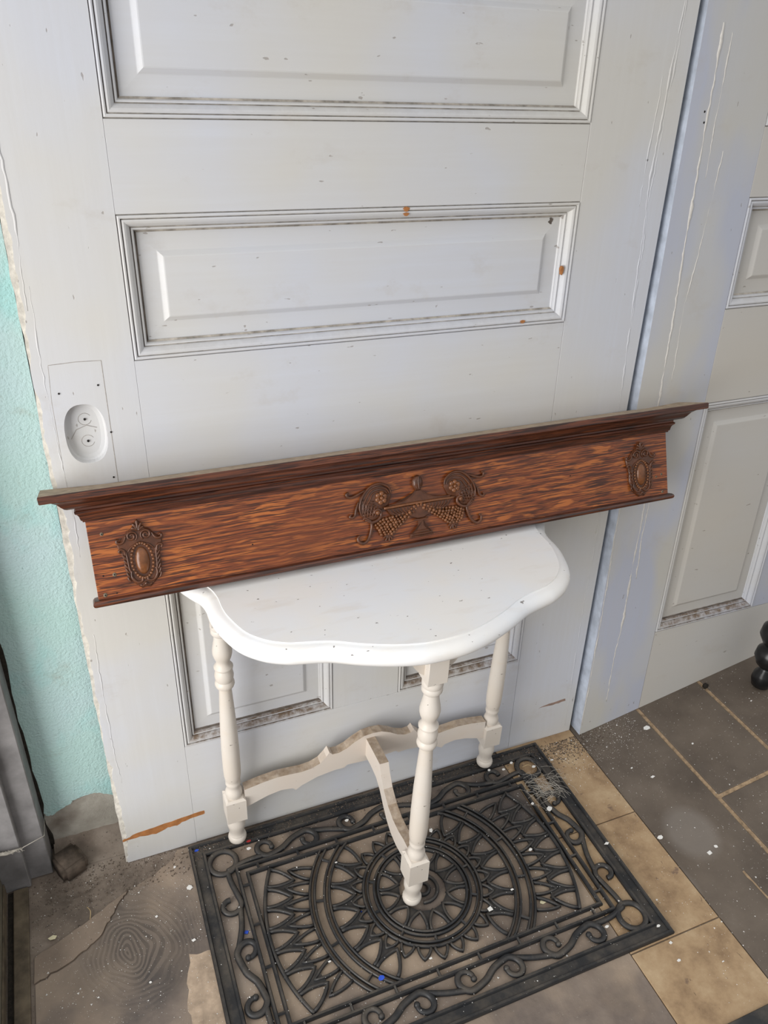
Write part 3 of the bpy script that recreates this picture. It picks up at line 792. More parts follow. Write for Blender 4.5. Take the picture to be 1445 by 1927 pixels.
# scrolls in the border band
def hook(cx, cy, r, a0, sweep, n=20, inner=0.62):
    return [(cx + r*(inner+(1-inner)*k/n)*cos(a0+sweep*(1-k/n)), cy + r*(inner+(1-inner)*k/n)*sin(a0+sweep*(1-k/n))) for k in range(n+1)]
def s_scroll(c1, c2, up, r=0.0185, name='scroll'):
    """S scroll joining two curls; 'up' = unit vector to the side where the first curl leaves"""
    d = Vector((c2[0]-c1[0], c2[1]-c1[1])); L = d.length; d.normalize(); u = Vector(up)
    def W(a, b): return (c1[0]+d.x*a+u.x*b, c1[1]+d.y*a+u.y*b)
    p1 = [W(x, y) for x, y in hook(0, 0, r, radians(75), radians(290))]
    p2 = [W(L-x, -y) for x, y in hook(0, 0, r, radians(75), radians(290))][::-1]
    mid = [W(L*0.5-0.012, r*0.45), W(L*0.5, 0), W(L*0.5+0.012, -r*0.45)]
    path = smooth_path([Vector((*q, 0)) for q in p1[::2] + mid + p2[::2]], 3)
    m = len(path); rad = [0.0056*(0.78+0.30*min(1, 3*min(i, m-1-i)/m)) for i in range(m)]
    rad[0] = rad[-1] = 0.0052
    bm = bmesh.new(); tube(bm, [(q.x, q.y, MZ) for q in path], rad, 7, flat=0.86)
    ends = (path[0], path[-1])
    for q in ends: ball(bm, (q.x, q.y, MZ), 0.0056, 8, 5)
    return obj(name, bm, RUBBER, mat_o, smooth='all')
def link_bar(pts, name='vine'):
    path = smooth_path([Vector((*q, 0)) for q in pts], 5)
    bm = bmesh.new(); tube(bm, [(q.x, q.y, MZ) for q in path], 0.0052, 7, flat=0.9); return obj(name, bm, RUBBER, mat_o, smooth='all')
B0 = 0.0505
CR = [(0.0545, -0.0545), (MW-0.0515, -0.0545), (MW-0.0515, -MD+0.0525), (0.0545, -MD+0.0525)]
for cx, cy in CR:
    rail_tube('corner_ring', [(cx+0.0245*cos(2*pi*k/28), cy+0.0245*sin(2*pi*k/28)) for k in range(28)], 0.0056, True, 7)
def side_run(ca, cb, nh, up):
    ca, cb, up = Vector(ca), Vector(cb), Vector(up)
    d = cb-ca; L = d.length; d.normalize(); st = L/(nh+1)
    pos = [ca + d*st*(k+1) + up*(0.0045 if k % 2 else -0.0045) for k in range(nh)]
    k = 0; first = True
    def tan_link(a, b, s): link_bar([tuple(a), tuple((a+b)/2 + up*s), tuple(b)])
    prev = ca + up*(0.0205) + d*0.004
    while k+1 < nh:
        s_scroll(tuple(pos[k]), tuple(pos[k+1]), tuple(up))
        a = pos[k] + up*0.0145 - d*0.008
        tan_link(prev, a, -0.004 if first else -0.002); first = False
        prev = pos[k+1] - up*0.0150 + d*0.007
        k += 2
    if k < nh:      # odd curl at the end grows from the corner ring
        c = pos[k]; e = cb - d*0.0215
        h = hook(0, 0, 0.0185, radians(75), radians(290))
        P = [tuple(c + d*x + up*y) for x, y in h][::2] + [tuple(c + d*st*0.5 + up*0.010), tuple(e + up*0.004)]
        link_bar(P, 'scroll')
        bm_a = c + up*0.0145 - d*0.008
        tan_link(prev, bm_a, 0.004)
    else:
        tan_link(prev, cb - up*0.0205 - d*0.004, 0.002)
side_run(CR[0], CR[1], 7, (0, -1)); side_run(CR[2], CR[3], 7, (0, 1))
side_run(CR[1], CR[2], 3, (-1, 0)); side_run(CR[3], CR[0], 3, (1, 0))

# ------------------------------------------------------------------ demilune table
TX = 0.357
table = tag(empty('demilune_table', (0, 0, 0)), 'small white half-round table with scalloped top and three turned legs', 'table')
half = [(0.312, 0.028), (0.305, 0.006), (0.293, -0.018), (0.2803, -0.040), (0.2740, -0.065), (0.2725, -0.095), (0.2675, -0.120), (0.2535, -0.157), (0.2315, -0.182), (0.2080, -0.196),
        (0.1900, -0.2015), (0.1660, -0.2075), (0.1430, -0.2155), (0.1100, -0.2325), (0.0690, -0.2490), (0.0310, -0.2585), (0.0, -0.2605)]
R_half = smooth_path([Vector((x, y, 0)) for x, y in half], 5)
full = [(TX+p.x, p.y) for p in R_half] + [(TX-p.x, p.y) for p in reversed(R_half[:-1])]
def offset_poly(pts, d):
    out = []
    n = len(pts)
    for i in range(n):
        a = Vector(pts[max(i-1, 0)]); b = Vector(pts[min(i+1, n-1)]); t = (b-a).normalized()
        nrm = Vector((-t.y, t.x))           # path runs right -> front -> left, outward is to its left-hand normal
        p = Vector(pts[i]) + nrm*d*(-1)
        out.append((p.x, p.y))
    return out
cpt = Vector((TX, -0.05))
tst = offset_poly(full, 0.01)
sgn = 1 if (Vector(tst[len(tst)//2])-cpt).length > (Vector(full[len(full)//2])-cpt).length else -1
rim = [(0.0, 0.6200), (0.0003, 0.6178), (0.0030, 0.6176), (0.0075, 0.6168), (0.0130, 0.6140), (0.0175, 0.6095), (0.0195, 0.6040), (0.0188, 0.5985), (0.0155, 0.5935), (0.0105, 0.5905), (0.0070, 0.5895)]
bm = bmesh.new(); loops = []
for d, z in rim:
    op = offset_poly(full, sgn*d)
    op = [(x, min(y, 0.028)) for x, y in op]
    loops.append([bm.verts.new((x, y, z)) for x, y in op])
for a, b in zip(loops, loops[1:]):
    for k in range(len(a)-1): bm.faces.new((a[k], a[k+1], b[k+1], b[k]))
t = bm.faces.new(loops[0]); b_ = bm.faces.new(loops[-1][::-1])
bm.faces.new([l[0] for l in loops] + [l[-1] for l in reversed(loops)])
bmesh.ops.triangulate(bm, faces=[f for f in bm.faces if len(f.verts) > 4])
obj('table_top', bm, TOP_PAINT, table, smooth=True)
UPPER = [(0.0145, 0.5375), (0.0162, 0.5335), (0.0164, 0.527), (0.0148, 0.5235), (0.0160, 0.5205), (0.0160, 0.5155), (0.0140, 0.512), (0.0116, 0.510), (0.0122, 0.500), (0.0145, 0.488), (0.0161, 0.478),
         (0.0160, 0.472), (0.0142, 0.464), (0.0116, 0.458), (0.0110, 0.454), (0.0118, 0.450), (0.0140, 0.4465), (0.0158, 0.444), (0.0155, 0.441), (0.0126, 0.438), (0.0145, 0.433), (0.0158, 0.4255), (0.0148, 0.418),
         (0.0134, 0.4145), (0.0158, 0.411), (0.0164, 0.4065), (0.0148, 0.402), (0.0108, 0.400), (0.0106, 0.392), (0.0126, 0.350), (0.0146, 0.305), (0.0157, 0.250), (0.0158, 0.210), (0.0152, 0.190), (0.0136, 0.178),
         (0.0124, 0.1745), (0.0136, 0.171), (0.0136, 0.1665), (0.0122, 0.163), (0.0120, 0.156), (0.0136, 0.152), (0.0154, 0.1465), (0.0154, 0.141), (0.0138, 0.136), (0.0128, 0.131)]
LOWER = [(0.0128, 0.079), (0.0128, 0.0745), (0.0142, 0.072), (0.0150, 0.0690), (0.0168, 0.0610), (0.0165, 0.054), (0.0145, 0.045), (0.0133, 0.037), (0.0136, 0.032), (0.0148, 0.0295), (0.0140, 0.0275), (0.0160, 0.0255), (0.0173, 0.0205), (0.0165, 0.0150), (0.0130, 0.0108), (0.0095, 0.0094)]
def chamfer_block(bm, h, z0, z1, c):
    zs_ = [(h-c, z0), (h, z0+c*0.8), (h, z1-c*0.8), (h-c, z1)]
    rings = [[bm.verts.new((sx*w, sy*w, z)) for sx, sy in ((-1, -1), (1, -1), (1, 1), (-1, 1))] for w, z in zs_]
    for a, b in zip(rings, rings[1:]):
        for k in range(4): bm.faces.new((a[k], a[(k+1) % 4], b[(k+1) % 4], b[k]))
    bm.faces.new(rings[0][::-1]); bm.faces.new(rings[-1])
leg_me = None
for lx, ly in ((0.3525, -0.2465), (0.0912, -0.0165), (0.6232, -0.0165)):
    if leg_me is None:
        bm = bmesh.new(); lathe(bm, UPPER, n=22); lathe(bm, LOWER, n=22)
        box(bm, -0.0160, 0.0160, -0.0160, 0.0160, 0.5370, 0.5893, 0.0008)
        chamfer_block(bm, 0.0182, 0.0765, 0.1345, 0.0042)
        o = obj('leg', bm, LEG_PAINT, table, smooth=True); leg_me = o.data
    else:
        o = link('leg', leg_me, table)
    o.location = (lx, ly, 0)
# shaped back stretcher (outline half, mirrored about the centre)
top_h = [(0.248, 0.150), (0.215, 0.156), (0.185, 0.159), (0.160, 0.157), (0.140, 0.155), (0.120, 0.157), (0.104, 0.164), (0.092, 0.177), (0.086, 0.186), (0.080, 0.179), (0.068, 0.178), (0.052, 0.184), (0.036, 0.195), (0.018, 0.204), (0.0, 0.206)]
bot_h = [(0.0, 0.136), (0.030, 0.138), (0.050, 0.140), (0.056, 0.134), (0.075, 0.135), (0.110, 0.130), (0.140, 0.119), (0.152, 0.111), (0.158, 0.118), (0.180, 0.122), (0.205, 0.118), (0.248, 0.103)]
outline = [(TX-x, z) for x, z in top_h] + [(TX+x, z) for x, z in reversed(top_h[:-1])] + [(TX+x, z) for x, z in reversed(bot_h[1:])] + [(TX-x, z) for x, z in bot_h]
bm = bmesh.new(); prism(bm, outline, 'y', -0.0265, -0.0085); obj('back_stretcher', bm, STRETCH_PAINT, table)
ct = [(-0.0265, 0.196), (-0.060, 0.198), (-0.095, 0.199), (-0.103, 0.180), (-0.118, 0.158), (-0.140, 0.140), (-0.165, 0.131), (-0.190, 0.131), (-0.212, 0.136), (-0.2300, 0.1365)]
cb_ = [(-0.2300, 0.092), (-0.212, 0.090), (-0.185, 0.085), (-0.160, 0.088), (-0.140, 0.098), (-0.120, 0.116), (-0.100, 0.138), (-0.080, 0.150), (-0.055, 0.152), (-0.0265, 0.150)]
bm = bmesh.new(); prism(bm, ct + cb_, 'x', 0.3440, 0.3615); obj('centre_stretcher', bm, STRETCH_PAINT, table)
# aprons under the top
cor = [(-0.046, 0.5893), (-0.040, 0.580), (-0.032, 0.566), (-0.024, 0.555), (-0.016, 0.549), (0.016, 0.549), (0.024, 0.553), (0.034, 0.563), (0.044, 0.578), (0.050, 0.5893)]
bm = bmesh.new(); prism(bm, [(0.3525+x, z) for x, z in cor], 'y', -0.2490, -0.2330); obj('corbel', bm, LEG_PAINT, table)
bx('apron_rail', LEG_PAINT, table, 0.1072, 0.6072, -0.024, -0.006, 0.545, 0.5893, bev=0.001)
bx('apron_rail', LEG_PAINT, table, 0.3435, 0.3615, -0.2325, -0.0245, 0.550, 0.5893, bev=0.001)

# ------------------------------------------------------------------ carved oak cornice
BA, BY, BZ = 0.3784, -0.0465, 0.6282
oakb = tag(empty('carved_oak_board', (0, BY, BZ), (-BA, 0, 0)), 'carved oak cornice board with urn and two medallions resting on white table', 'carved board', kind='thing')
XL, XR = -0.0774, 0.9155
bm = bmesh.new(); box(bm, XL, XR, 0.0, 0.0195, 0.0085, 0.150, 0.0006); obj('face_board', bm, OAK, oakb)
def returned(name, prof, mat, back=0.0195, split=None):
    """moulding whose profile (n, s) runs along the front and returns on both ends"""
    bm = bmesh.new(); cols = []
    for n_, s_ in prof:
        cols.append([bm.verts.new(v) for v in ((XL-n_, back, s_), (XL-n_, -n_, s_), (XR+n_, -n_, s_), (XR+n_, back, s_))])
    for a, b in zip(cols, cols[1:]):
        for k in range(3):
            bm.faces.new((a[k], a[k+1], b[k+1], b[k]))
    for c in (cols[0], cols[-1]):
        bm.faces.new(c)
    bm.faces.new([c[0] for c in cols] + [c[3] for c in reversed(cols)])
    bmesh.ops.recalc_face_normals(bm, faces=bm.faces[:])
    if split:
        for f in bm.faces:
            if f.normal.z > 0.9 and f.calc_center_median().z > split: f.material_index = 1
    return obj(name, bm, mat, oakb, smooth=True)
returned('bottom_bead', [(0.0, 0.0005), (0.0045, 0.0), (0.0068, 0.0014), (0.0080, 0.0042), (0.0072, 0.0072), (0.0048, 0.0092), (0.0, 0.0098)], OAK_DARK)
returned('bed_moulding', [(0.0, 0.1222), (0.0028, 0.1222), (0.0032, 0.1242), (0.0050, 0.1252), (0.0058, 0.1280), (0.0066, 0.1312), (0.0086, 0.1340), (0.0112, 0.1356), (0.0118, 0.1385), (0.0096, 0.1400), (0.0100, 0.1440), (0.0, 0.1440)], OAK_DARK)
returned('crown', [(0.0, 0.1440), (0.0125, 0.1440), (0.0195, 0.1442), (0.0225, 0.1455), (0.0260, 0.1488), (0.0310, 0.1545), (0.0370, 0.1580), (0.0430, 0.1592), (0.0500, 0.1596), (0.0512, 0.1608), (0.0516, 0.1690), (0.0506, 0.1702), (-0.030, 0.1668)],
         [OAK_DARK, DUSTY_TOP], back=0.0325, split=0.165)

def rtube(bm, pts, rad, lift=0.003, n=6, k=5, taper=True):
    """rounded carved strand on the board face: pts (x, s) smoothed, half sunk"""
    P = smooth_path([Vector((x, -lift, s)) for x, s in pts], k) if k else [Vector((x, -lift, s)) for x, s in pts]
    m = len(P)
    R = [rad*(0.55+0.45*min(1.0, 4*min(i+0.5, m-0.5-i)/m)) if taper else rad for i in range(m)]
    tube(bm, P, R, n, up=(0, -1, 0))
def spiral(cx, cs, r0, r1, a0, turns, n=22):
    return [(cx+(r0+(r1-r0)*k/n)*cos(a0+2*pi*turns*k/n), cs+(r0+(r1-r0)*k/n)*sin(a0+2*pi*turns*k/n)) for k in range(n+1)]
def relief(bm, pts, h, bevel=0.0015, base=0.002):
    """raised flat-topped shape with sloped sides"""
    n = len(pts); c = Vector((sum(p[0] for p in pts)/n, sum(p[1] for p in pts)/n))
    A = [bm.verts.new((x, base, s)) for x, s in pts]
    B = [bm.verts.new((x, -h*0.6, s)) for x, s in pts]
    Cc = []
    for x, s in pts:
        v = Vector((x, s))-c; L = v.length or 1
        v = c + v*(max(L-bevel, L*0.6)/L); Cc.append(bm.verts.new((v.x, -h, v.y)))
    for P, Q in ((A, B), (B, Cc)):
        for k in range(n): bm.faces.new((P[k], P[(k+1) % n], Q[(k+1) % n], Q[k]))
    f = bm.faces.new(Cc); bmesh.ops.triangulate(bm, faces=[f])

# --- medallions (local to their own centre), two copies share the meshes
def medallion(cx, cs, label):
    m = empty('medallion'); m.parent = oakb; m.location = (cx, 0, cs); m['label'] = label
    return m
def med_parts():
    parts = []
    hp = [(0.0, 0.050), (0.0045, 0.045), (0.0080, 0.038), (0.0150, 0.035), (0.0205, 0.028), (0.0260, 0.0225), (0.0310, 0.0205), (0.0300, 0.0130), (0.0275, 0.0060), (0.0245, -0.0050), (0.0255, -0.0180), (0.0225, -0.0290), (0.0175, -0.0380), (0.0110, -0.0440), (0.0060, -0.0490), (0.0, -0.0480)]
    bm = bmesh.new(); relief(bm, hp + [(-x, s) for x, s in reversed(hp[1:-1])], 0.0038); parts.append(('shield', bm, OAK_CARVE, True))
    bm = bmesh.new(); ball(bm, (0, -0.0035, -0.009), 1.0, 16, 10, (0.0098, 0.0052, 0.0200)); parts.append(('cabochon', bm, OAK_GOLD, 'all'))
    bm = bmesh.new()
    for k in range(28):
        a = 2*pi*k/28; ball(bm, (0.0146*cos(a), -0.0048, -0.009+0.0252*sin(a)), 0.0022, 8, 5)
    parts.append(('bead_ring', bm, OAK_GOLD, 'all'))
    bm = bmesh.new()
    for s in (1, -1):
        rtube(bm, [(s*x, y) for x, y in spiral(0.0098, 0.0275, 0.0018, 0.0078, 0.3, 1.6, 18)], 0.0017, 0.0048, k=2)
        rtube(bm, [(s*x, y) for x, y in [(0.0175, 0.029), (0.0215, 0.0215), (0.0265, 0.0195), (0.0305, 0.0215), (0.0300, 0.0250), (0.0272, 0.0240)]], 0.0019, 0.0045)
        rtube(bm, [(s*x, y) for x, y in [(0.0215, 0.0015), (0.0225, 0.0085), (0.0268, 0.0110), (0.0295, 0.0085), (0.0275, 0.0055)]], 0.0018, 0.0045)
        rtube(bm, [(s*x, y) for x, y in [(0.0, 0.0180), (0.0065, 0.0150), (0.0125, 0.0120), (0.0180, 0.0060)]], 0.0014, 0.0042)
    parts.append(('scroll', bm, OAK_CARVE, 'all'))
    bm = bmesh.new()
    for s in (1, -1):
        for k in range(6):
            z = 0.001 - k*0.0062
            rtube(bm, [(s*0.0195, z-0.0075), (s*0.0222, z-0.0030), (s*(0.0258-0.0006*k), z+0.0010)], 0.0015, 0.0042, k=3)
        rtube(bm, [(s*x, y) for x, y in [(0.0205, 0.0080), (0.0195, -0.006), (0.0190, -0.018), (0.0165, -0.028)]], 0.0016, 0.0042)
    parts.append(('side_leaves', bm, OAK_CARVE, 'all'))
    bm = bmesh.new()
    for s in (1, -1):
        rtube(bm, [(s*x, y) for x, y in [(0.0165, -0.0210), (0.0175, -0.0300), (0.0120, -0.0385), (0.0050, -0.0385), (0.0035, -0.0335), (0.0070, -0.0320)]], 0.0020, 0.0045)
        rtube(bm, [(0, -0.043), (s*0.0050, -0.0450), (s*0.0080, -0.0430)], 0.0016, 0.0040)
    ball(bm, (0, -0.0045, -0.0425), 0.0026, 8, 5)
    parts.append(('lower_scroll', bm, OAK_CARVE, 'all'))
    bm = bmesh.new()
    for a in (-58, -30, 0, 30, 58):
        q = radians(90-a); L = 0.0150-abs(a)*0.00009
        rtube(bm, [(0, 0.0345), (0.5*L*cos(q), 0.0345+0.55*L*sin(q)), (L*cos(q), 0.0345+L*sin(q))], 0.0021, 0.0045, k=4)
    parts.append(('palmette', bm, OAK_CARVE, 'all'))
    return parts
md1 = medallion(-0.0110, 0.0650, 'dark carved oval medallion at the end over the mint wall')
md2 = medallion(0.8540, 0.0630, 'dark carved oval medallion at the end in front of second door')
for nm, bm, mt, sm in med_parts():
    o = obj(nm, bm, mt, md1, smooth=sm); link(nm, o.data, md2)

# --- urn carving with garlands and cornucopia scrolls
UX = 0.4195
urn = empty('urn_carving'); urn.parent = oakb; urn.location = (UX, 0, 0); urn['label'] = 'carved urn with grape garlands and scrolls at the centre'
bm = bmesh.new()
bowl = [(-0.058, 0.0690), (0.058, 0.0690), (0.052, 0.0600), (0.036, 0.0535), (0.016, 0.0500), (0.006, 0.0455), (-0.006, 0.0455), (-0.016, 0.0500), (-0.036, 0.0535), (-0.052, 0.0600)]
relief(bm, bowl, 0.0048, 0.002)
for s in (1, -1):
    for k in range(8):
        x = s*(0.012+0.0055*k)
        rtube(bm, [(x*1.02, 0.0680), (x*0.96, 0.0625), (x*0.72, 0.0560)], 0.0014, 0.0050, k=3)
obj('bowl', bm, OAK_CARVE, urn, smooth=True)
bm = bmesh.new(); rtube(bm, [(-0.061, 0.0712), (0, 0.0718), (0.062, 0.0708)], 0.0022, 0.0050, k=8, taper=False); obj('rim', bm, OAK_GOLD, urn, smooth='all')
bm = bmesh.new()
lid = [(-0.052, 0.0742), (-0.036, 0.0755), (-0.022, 0.0785), (-0.011, 0.0850), (-0.0045, 0.0920), (0.0045, 0.0920), (0.011, 0.0850), (0.022, 0.0785), (0.036, 0.0755), (0.056, 0.0742), (0.056, 0.0725), (-0.052, 0.0725)]
relief(bm, lid, 0.0045, 0.0012)
rtube(bm, [(-0.052, 0.0745), (-0.036, 0.0757), (-0.022, 0.0787), (-0.011, 0.0852), (-0.004, 0.0925)], 0.0012, 0.0042)
rtube(bm, [(0.056, 0.0745), (0.036, 0.0757), (0.022, 0.0787), (0.011, 0.0852), (0.004, 0.0925)], 0.0012, 0.0042)
obj('lid', bm, OAK_CARVE, urn, smooth=True)
bm = bmesh.new(); ball(bm, (0, -0.0035, 0.1035), 1.0, 14, 9, (0.0095, 0.0065, 0.0125))
for k in range(5):
    x = -0.0064+0.0032*k
    rtube(bm, [(x*0.5, 0.0930), (x*1.15, 0.1030), (x*0.35, 0.1150)], 0.0013, 0.0092-abs(x)*0.45, k=4)
obj('finial', bm, OAK_CARVE, urn, smooth='all')
bm = bmesh.new()
rtube(bm, [(-0.013, 0.0450), (0, 0.0438), (0.013, 0.0450)], 0.0020, 0.0050)
relief(bm, [(-0.0040, 0.0445), (0.0040, 0.0445), (0.0046, 0.0350), (0.0105, 0.0270), (0.0195, 0.0220), (0.0205, 0.0165), (-0.0205, 0.0165), (-0.0195, 0.0220), (-0.0105, 0.0270), (-0.0046, 0.0350)], 0.0052, 0.0015)
for z, w_ in ((0.0180, 0.0195), (0.0220, 0.0165), (0.0262, 0.0110)):
    rtube(bm, [(-w_, z), (0, z-0.0008), (w_, z)], 0.0016, 0.0055, k=4)
obj('stem_and_foot', bm, OAK_CARVE, urn, smooth=True)
rnd = random.Random(6)
for s in (1, -1):
    bm = bmesh.new()
    N = 15
    for k in range(N):
        t = k/(N-1)
        x = 0.003+0.070*t; c = 0.0690-0.033*t**0.72 + 0.012*max(0, t-0.75)
        w_ = 0.0022+0.0118*min(1, t/0.75)**1.7*(1.0 if t < 0.8 else 1-1.8*(t-0.8))
        m_ = max(1, int(round(2*w_/0.0048)))+1
        for j in range(m_):
            q = (j/(m_-1)-0.5)*2
            ball(bm, (s*(x+q*w_*0.42+rnd.uniform(-0.0006, 0.0006)), -0.0035-0.0022*(1-q*q)-0.001*rnd.random(), c+q*w_*0.85+rnd.uniform(-0.0005, 0.0005)), 0.0028+rnd.uniform(-0.0005, 0.0005), 7, 5)
    obj('grape_garland', bm, OAK_GOLD, urn, smooth='all')
    bm = bmesh.new()
    for a, L in ((-150, 0.011), (-120, 0.013), (-95, 0.013), (-65, 0.012), (-35, 0.010)):
        q = radians(a); x0, z0 = 0.058, 0.0300
        rtube(bm, [(s*x0, z0), (s*(x0+L*0.6*cos(q)-0.001), z0+L*0.6*sin(q)), (s*(x0+L*cos(q)), z0+L*sin(q))], 0.0018, 0.0025, k=4)
    obj('vine_leaf', bm, OAK_CARVE, urn, smooth='all')
    # cornucopia scroll
    bm = bmesh.new()
    body = [(0.052, 0.0760), (0.046, 0.0900), (0.050, 0.1040), (0.062, 0.1115), (0.076, 0.1110), (0.088, 0.1040), (0.098, 0.0930), (0.102, 0.0800), (0.100, 0.0660), (0.092, 0.0560), (0.080, 0.0535), (0.070, 0.0570), (0.074, 0.0660), (0.062, 0.0700)]
    relief(bm, [(s*x, z) for x, z in (body if s > 0 else body[::-1])], 0.0045, 0.003)
    obj('horn', bm, OAK_CARVE, urn, smooth=True)
    bm = bmesh.new()
    for off, r in ((0.0, 0.0020), (0.006, 0.0016), (0.0115, 0.0014)):
        rtube(bm, [(s*x, z) for x, z in [(0.046+off*0.6, 0.0930), (0.050+off*0.6, 0.1040-off*0.5), (0.064, 0.1115-off), (0.080-off*0.3, 0.1090-off), (0.094-off, 0.0960-off*0.6), (0.101-off, 0.0790), (0.099-off, 0.0660)]], r, 0.0052)
    rtube(bm, [(s*x, z) for x, z in [(0.088, 0.1045), (0.100, 0.1000), (0.110, 0.0965), (0.1175, 0.0975), (0.1195, 0.1030), (0.1155, 0.1045)]], 0.0024, 0.0035)
    rtube(bm, [(s*x, z) for x, z in [(0.101, 0.0880), (0.106, 0.0780), (0.109, 0.0680), (0.114, 0.0645), (0.1180, 0.0670), (0.1155, 0.0700)]], 0.0023, 0.0035)
    rtube(bm, [(s*x, z) for x, z in [(0.100, 0.0760), (0.094, 0.0620), (0.084, 0.0520), (0.086, 0.0380), (0.092, 0.0265), (0.100, 0.0215), (0.1075, 0.0250), (0.1085, 0.0320), (0.1045, 0.0345)]], 0.0027, 0.0038)
    rtube(bm, [(s*x, z) for x, z in [(0.094, 0.0580), (0.084, 0.0530), (0.074, 0.0545), (0.067, 0.0610), (0.068, 0.0690), (0.074, 0.0710), (0.0775, 0.0670), (0.074, 0.0640)]], 0.0026, 0.0050)
    obj('scroll', bm, OAK_CARVE, urn, smooth='all')
    bm = bmesh.new()
    for k in range(6):
        rtube(bm, [(s*(0.078+0.004*k), 0.0600+0.0006*k), (s*(0.070+0.0048*k), 0.0760+0.0030*k)], 0.0010, 0.0052, k=3)
        rtube(bm, [(s*0.0765, 0.0640+0.0042*k), (s*0.0975, 0.0600+0.0055*k)], 0.0010, 0.0052, k=3)
    obj('lattice', bm, OAK_CARVE, urn, smooth='all')
    bm = bmesh.new()
    fx, fz = s*0.0640, 0.0890
    for k in range(6):
        a = 2*pi*k/6+0.3; ball(bm, (fx+0.0066*cos(a), -0.0055, fz+0.0066*sin(a)), 1.0, 9, 6, (0.0044, 0.0030, 0.0044))
    ball(bm, (fx, -0.0075, fz), 0.0032, 9, 6)
    obj('flower', bm, OAK_GOLD, urn, smooth='all')
    bm = bmesh.new(); ball(bm, (s*0.0725, -0.0065, 0.0668), 0.0038, 9, 6); obj('scroll_eye', bm, OAK_GOLD, urn, smooth='all')
# nail holes and old plugs at the two ends of the face
for x, s_, r in ((-0.0590, 0.1015, 0.0026), (-0.0510, 0.0418, 0.0030), (-0.0675, 0.0150, 0.0030), (0.9020, 0.0470, 0.0024), (0.8905, 0.0440, 0.0020), (0.9030, 0.0145, 0.0026)):
    bm = bmesh.new(); ball(bm, (x, 0.0, s_), 1.0, 10, 6, (r, 0.0011, r)); o = obj('wood_plug', bm, OLD_PLUG, oakb, smooth='all')
    bm = bmesh.new(); ball(bm, (x, -0.0009, s_), 1.0, 8, 5, (r*0.4, 0.0005, r*0.4)); obj('nail_hole', bm, HOLE, o)
for x, s_ in ((-0.0660, 0.0425), (-0.0520, 0.0150), (0.1470, 0.0500), (0.7080, 0.0720)):
    bm = bmesh.new(); ball(bm, (x, 0.0, s_), 1.0, 8, 5, (0.0012, 0.0005, 0.0012)); obj('nail_hole', bm, HOLE, oakb)

# ------------------------------------------------------------------ loose things
def rock(name, c, size, mat, seed, label, cat, rz_=0.0, sub=3):
    bm = bmesh.new(); bmesh.ops.create_cube(bm, size=1.0)
    bmesh.ops.bevel(bm, geom=bm.edges[:], offset=0.12, segments=2, affect='EDGES')
    bmesh.ops.subdivide_edges(bm, edges=bm.edges[:], cuts=1, use_grid_fill=True)
    for v in bm.verts:
        n_ = noise.noise(v.co*2.2+Vector((seed, 0, 0)))*0.10 + noise.noise(v.co*6+Vector((seed, 3, 0)))*0.04
        v.co += v.co.normalized()*n_
        v.co = Vector((v.co.x*size[0], v.co.y*size[1], (v.co.z+0.5)*size[2]))
    o = obj(name, bm, mat, smooth='all'); o.location = c; o.rotation_euler = (0, 0, rz_)
    return tag(o, label, cat)
rock('stone_chunk', (-0.2060, 0.0360, -0.002), (0.047, 0.050, 0.034), STONE, 4, 'dirty brown stone chunk lying between metal jamb and mint pier', 'stone', 0.45)
pebb = rock('pebble', (1.196, -0.030, rz(1.196)), (0.012, 0.010, 0.009), SOOT, 9, 'small black lump at foot of second door', 'pebble', 0.3)

def chip(x, y, z, size, mat, name, label, group, cat, seed, asp=1.0):
    rnd = random.Random(seed); bm = bmesh.new()
    n = rnd.choice((4, 5, 6)); a0 = rnd.uniform(0, 6.28)
    pts = [(size*cos(a0+2*pi*k/n)*rnd.uniform(0.7, 1.15), size*asp*sin(a0+2*pi*k/n)*rnd.uniform(0.7, 1.15)) for k in range(n)]
    prism(bm, pts, 'z', 0.0, 0.0010)
    o = obj(name, bm, mat); o.location = (x, y, z)
    slope = -math.atan(RAMP_S) if x > RAMP_X+0.004 else 0
    o.rotation_euler = (0, slope, 0)
    return tag(o, label, cat, group)
def onfloor(x): return rz(x)+0.0002 if x > RAMP_X else 0.001
LBL = {'slate': ('tiny white paint chip on the dark slate tiles', 'tiny white paint chips on the slate tiles'),
       'tan': ('tiny white paint chip on the tan tiles', 'tiny white paint chips on the tan tiles'),
       'mat': ('small white paint chip lying among the mat petals and scrolls', 'small white paint chips on the rubber mat'),
       'left': ('tiny white paint chip on the dark combed mastic', 'tiny white paint chips on the mastic')}
def ramp_pt(x, y):   # floor points were read at z=0; slide along the sight line up to the ramp
    c = Vector((-0.0647, -1.0009, 1.3211)); d = Vector((x, y, 0))-c
    if x <= RAMP_X: return x, y
    t = (RAMP_S*(c.x-RAMP_X)-c.z)/(d.z-RAMP_S*d.x); q = c+d*t
    return q.x, q.y
sd = 100
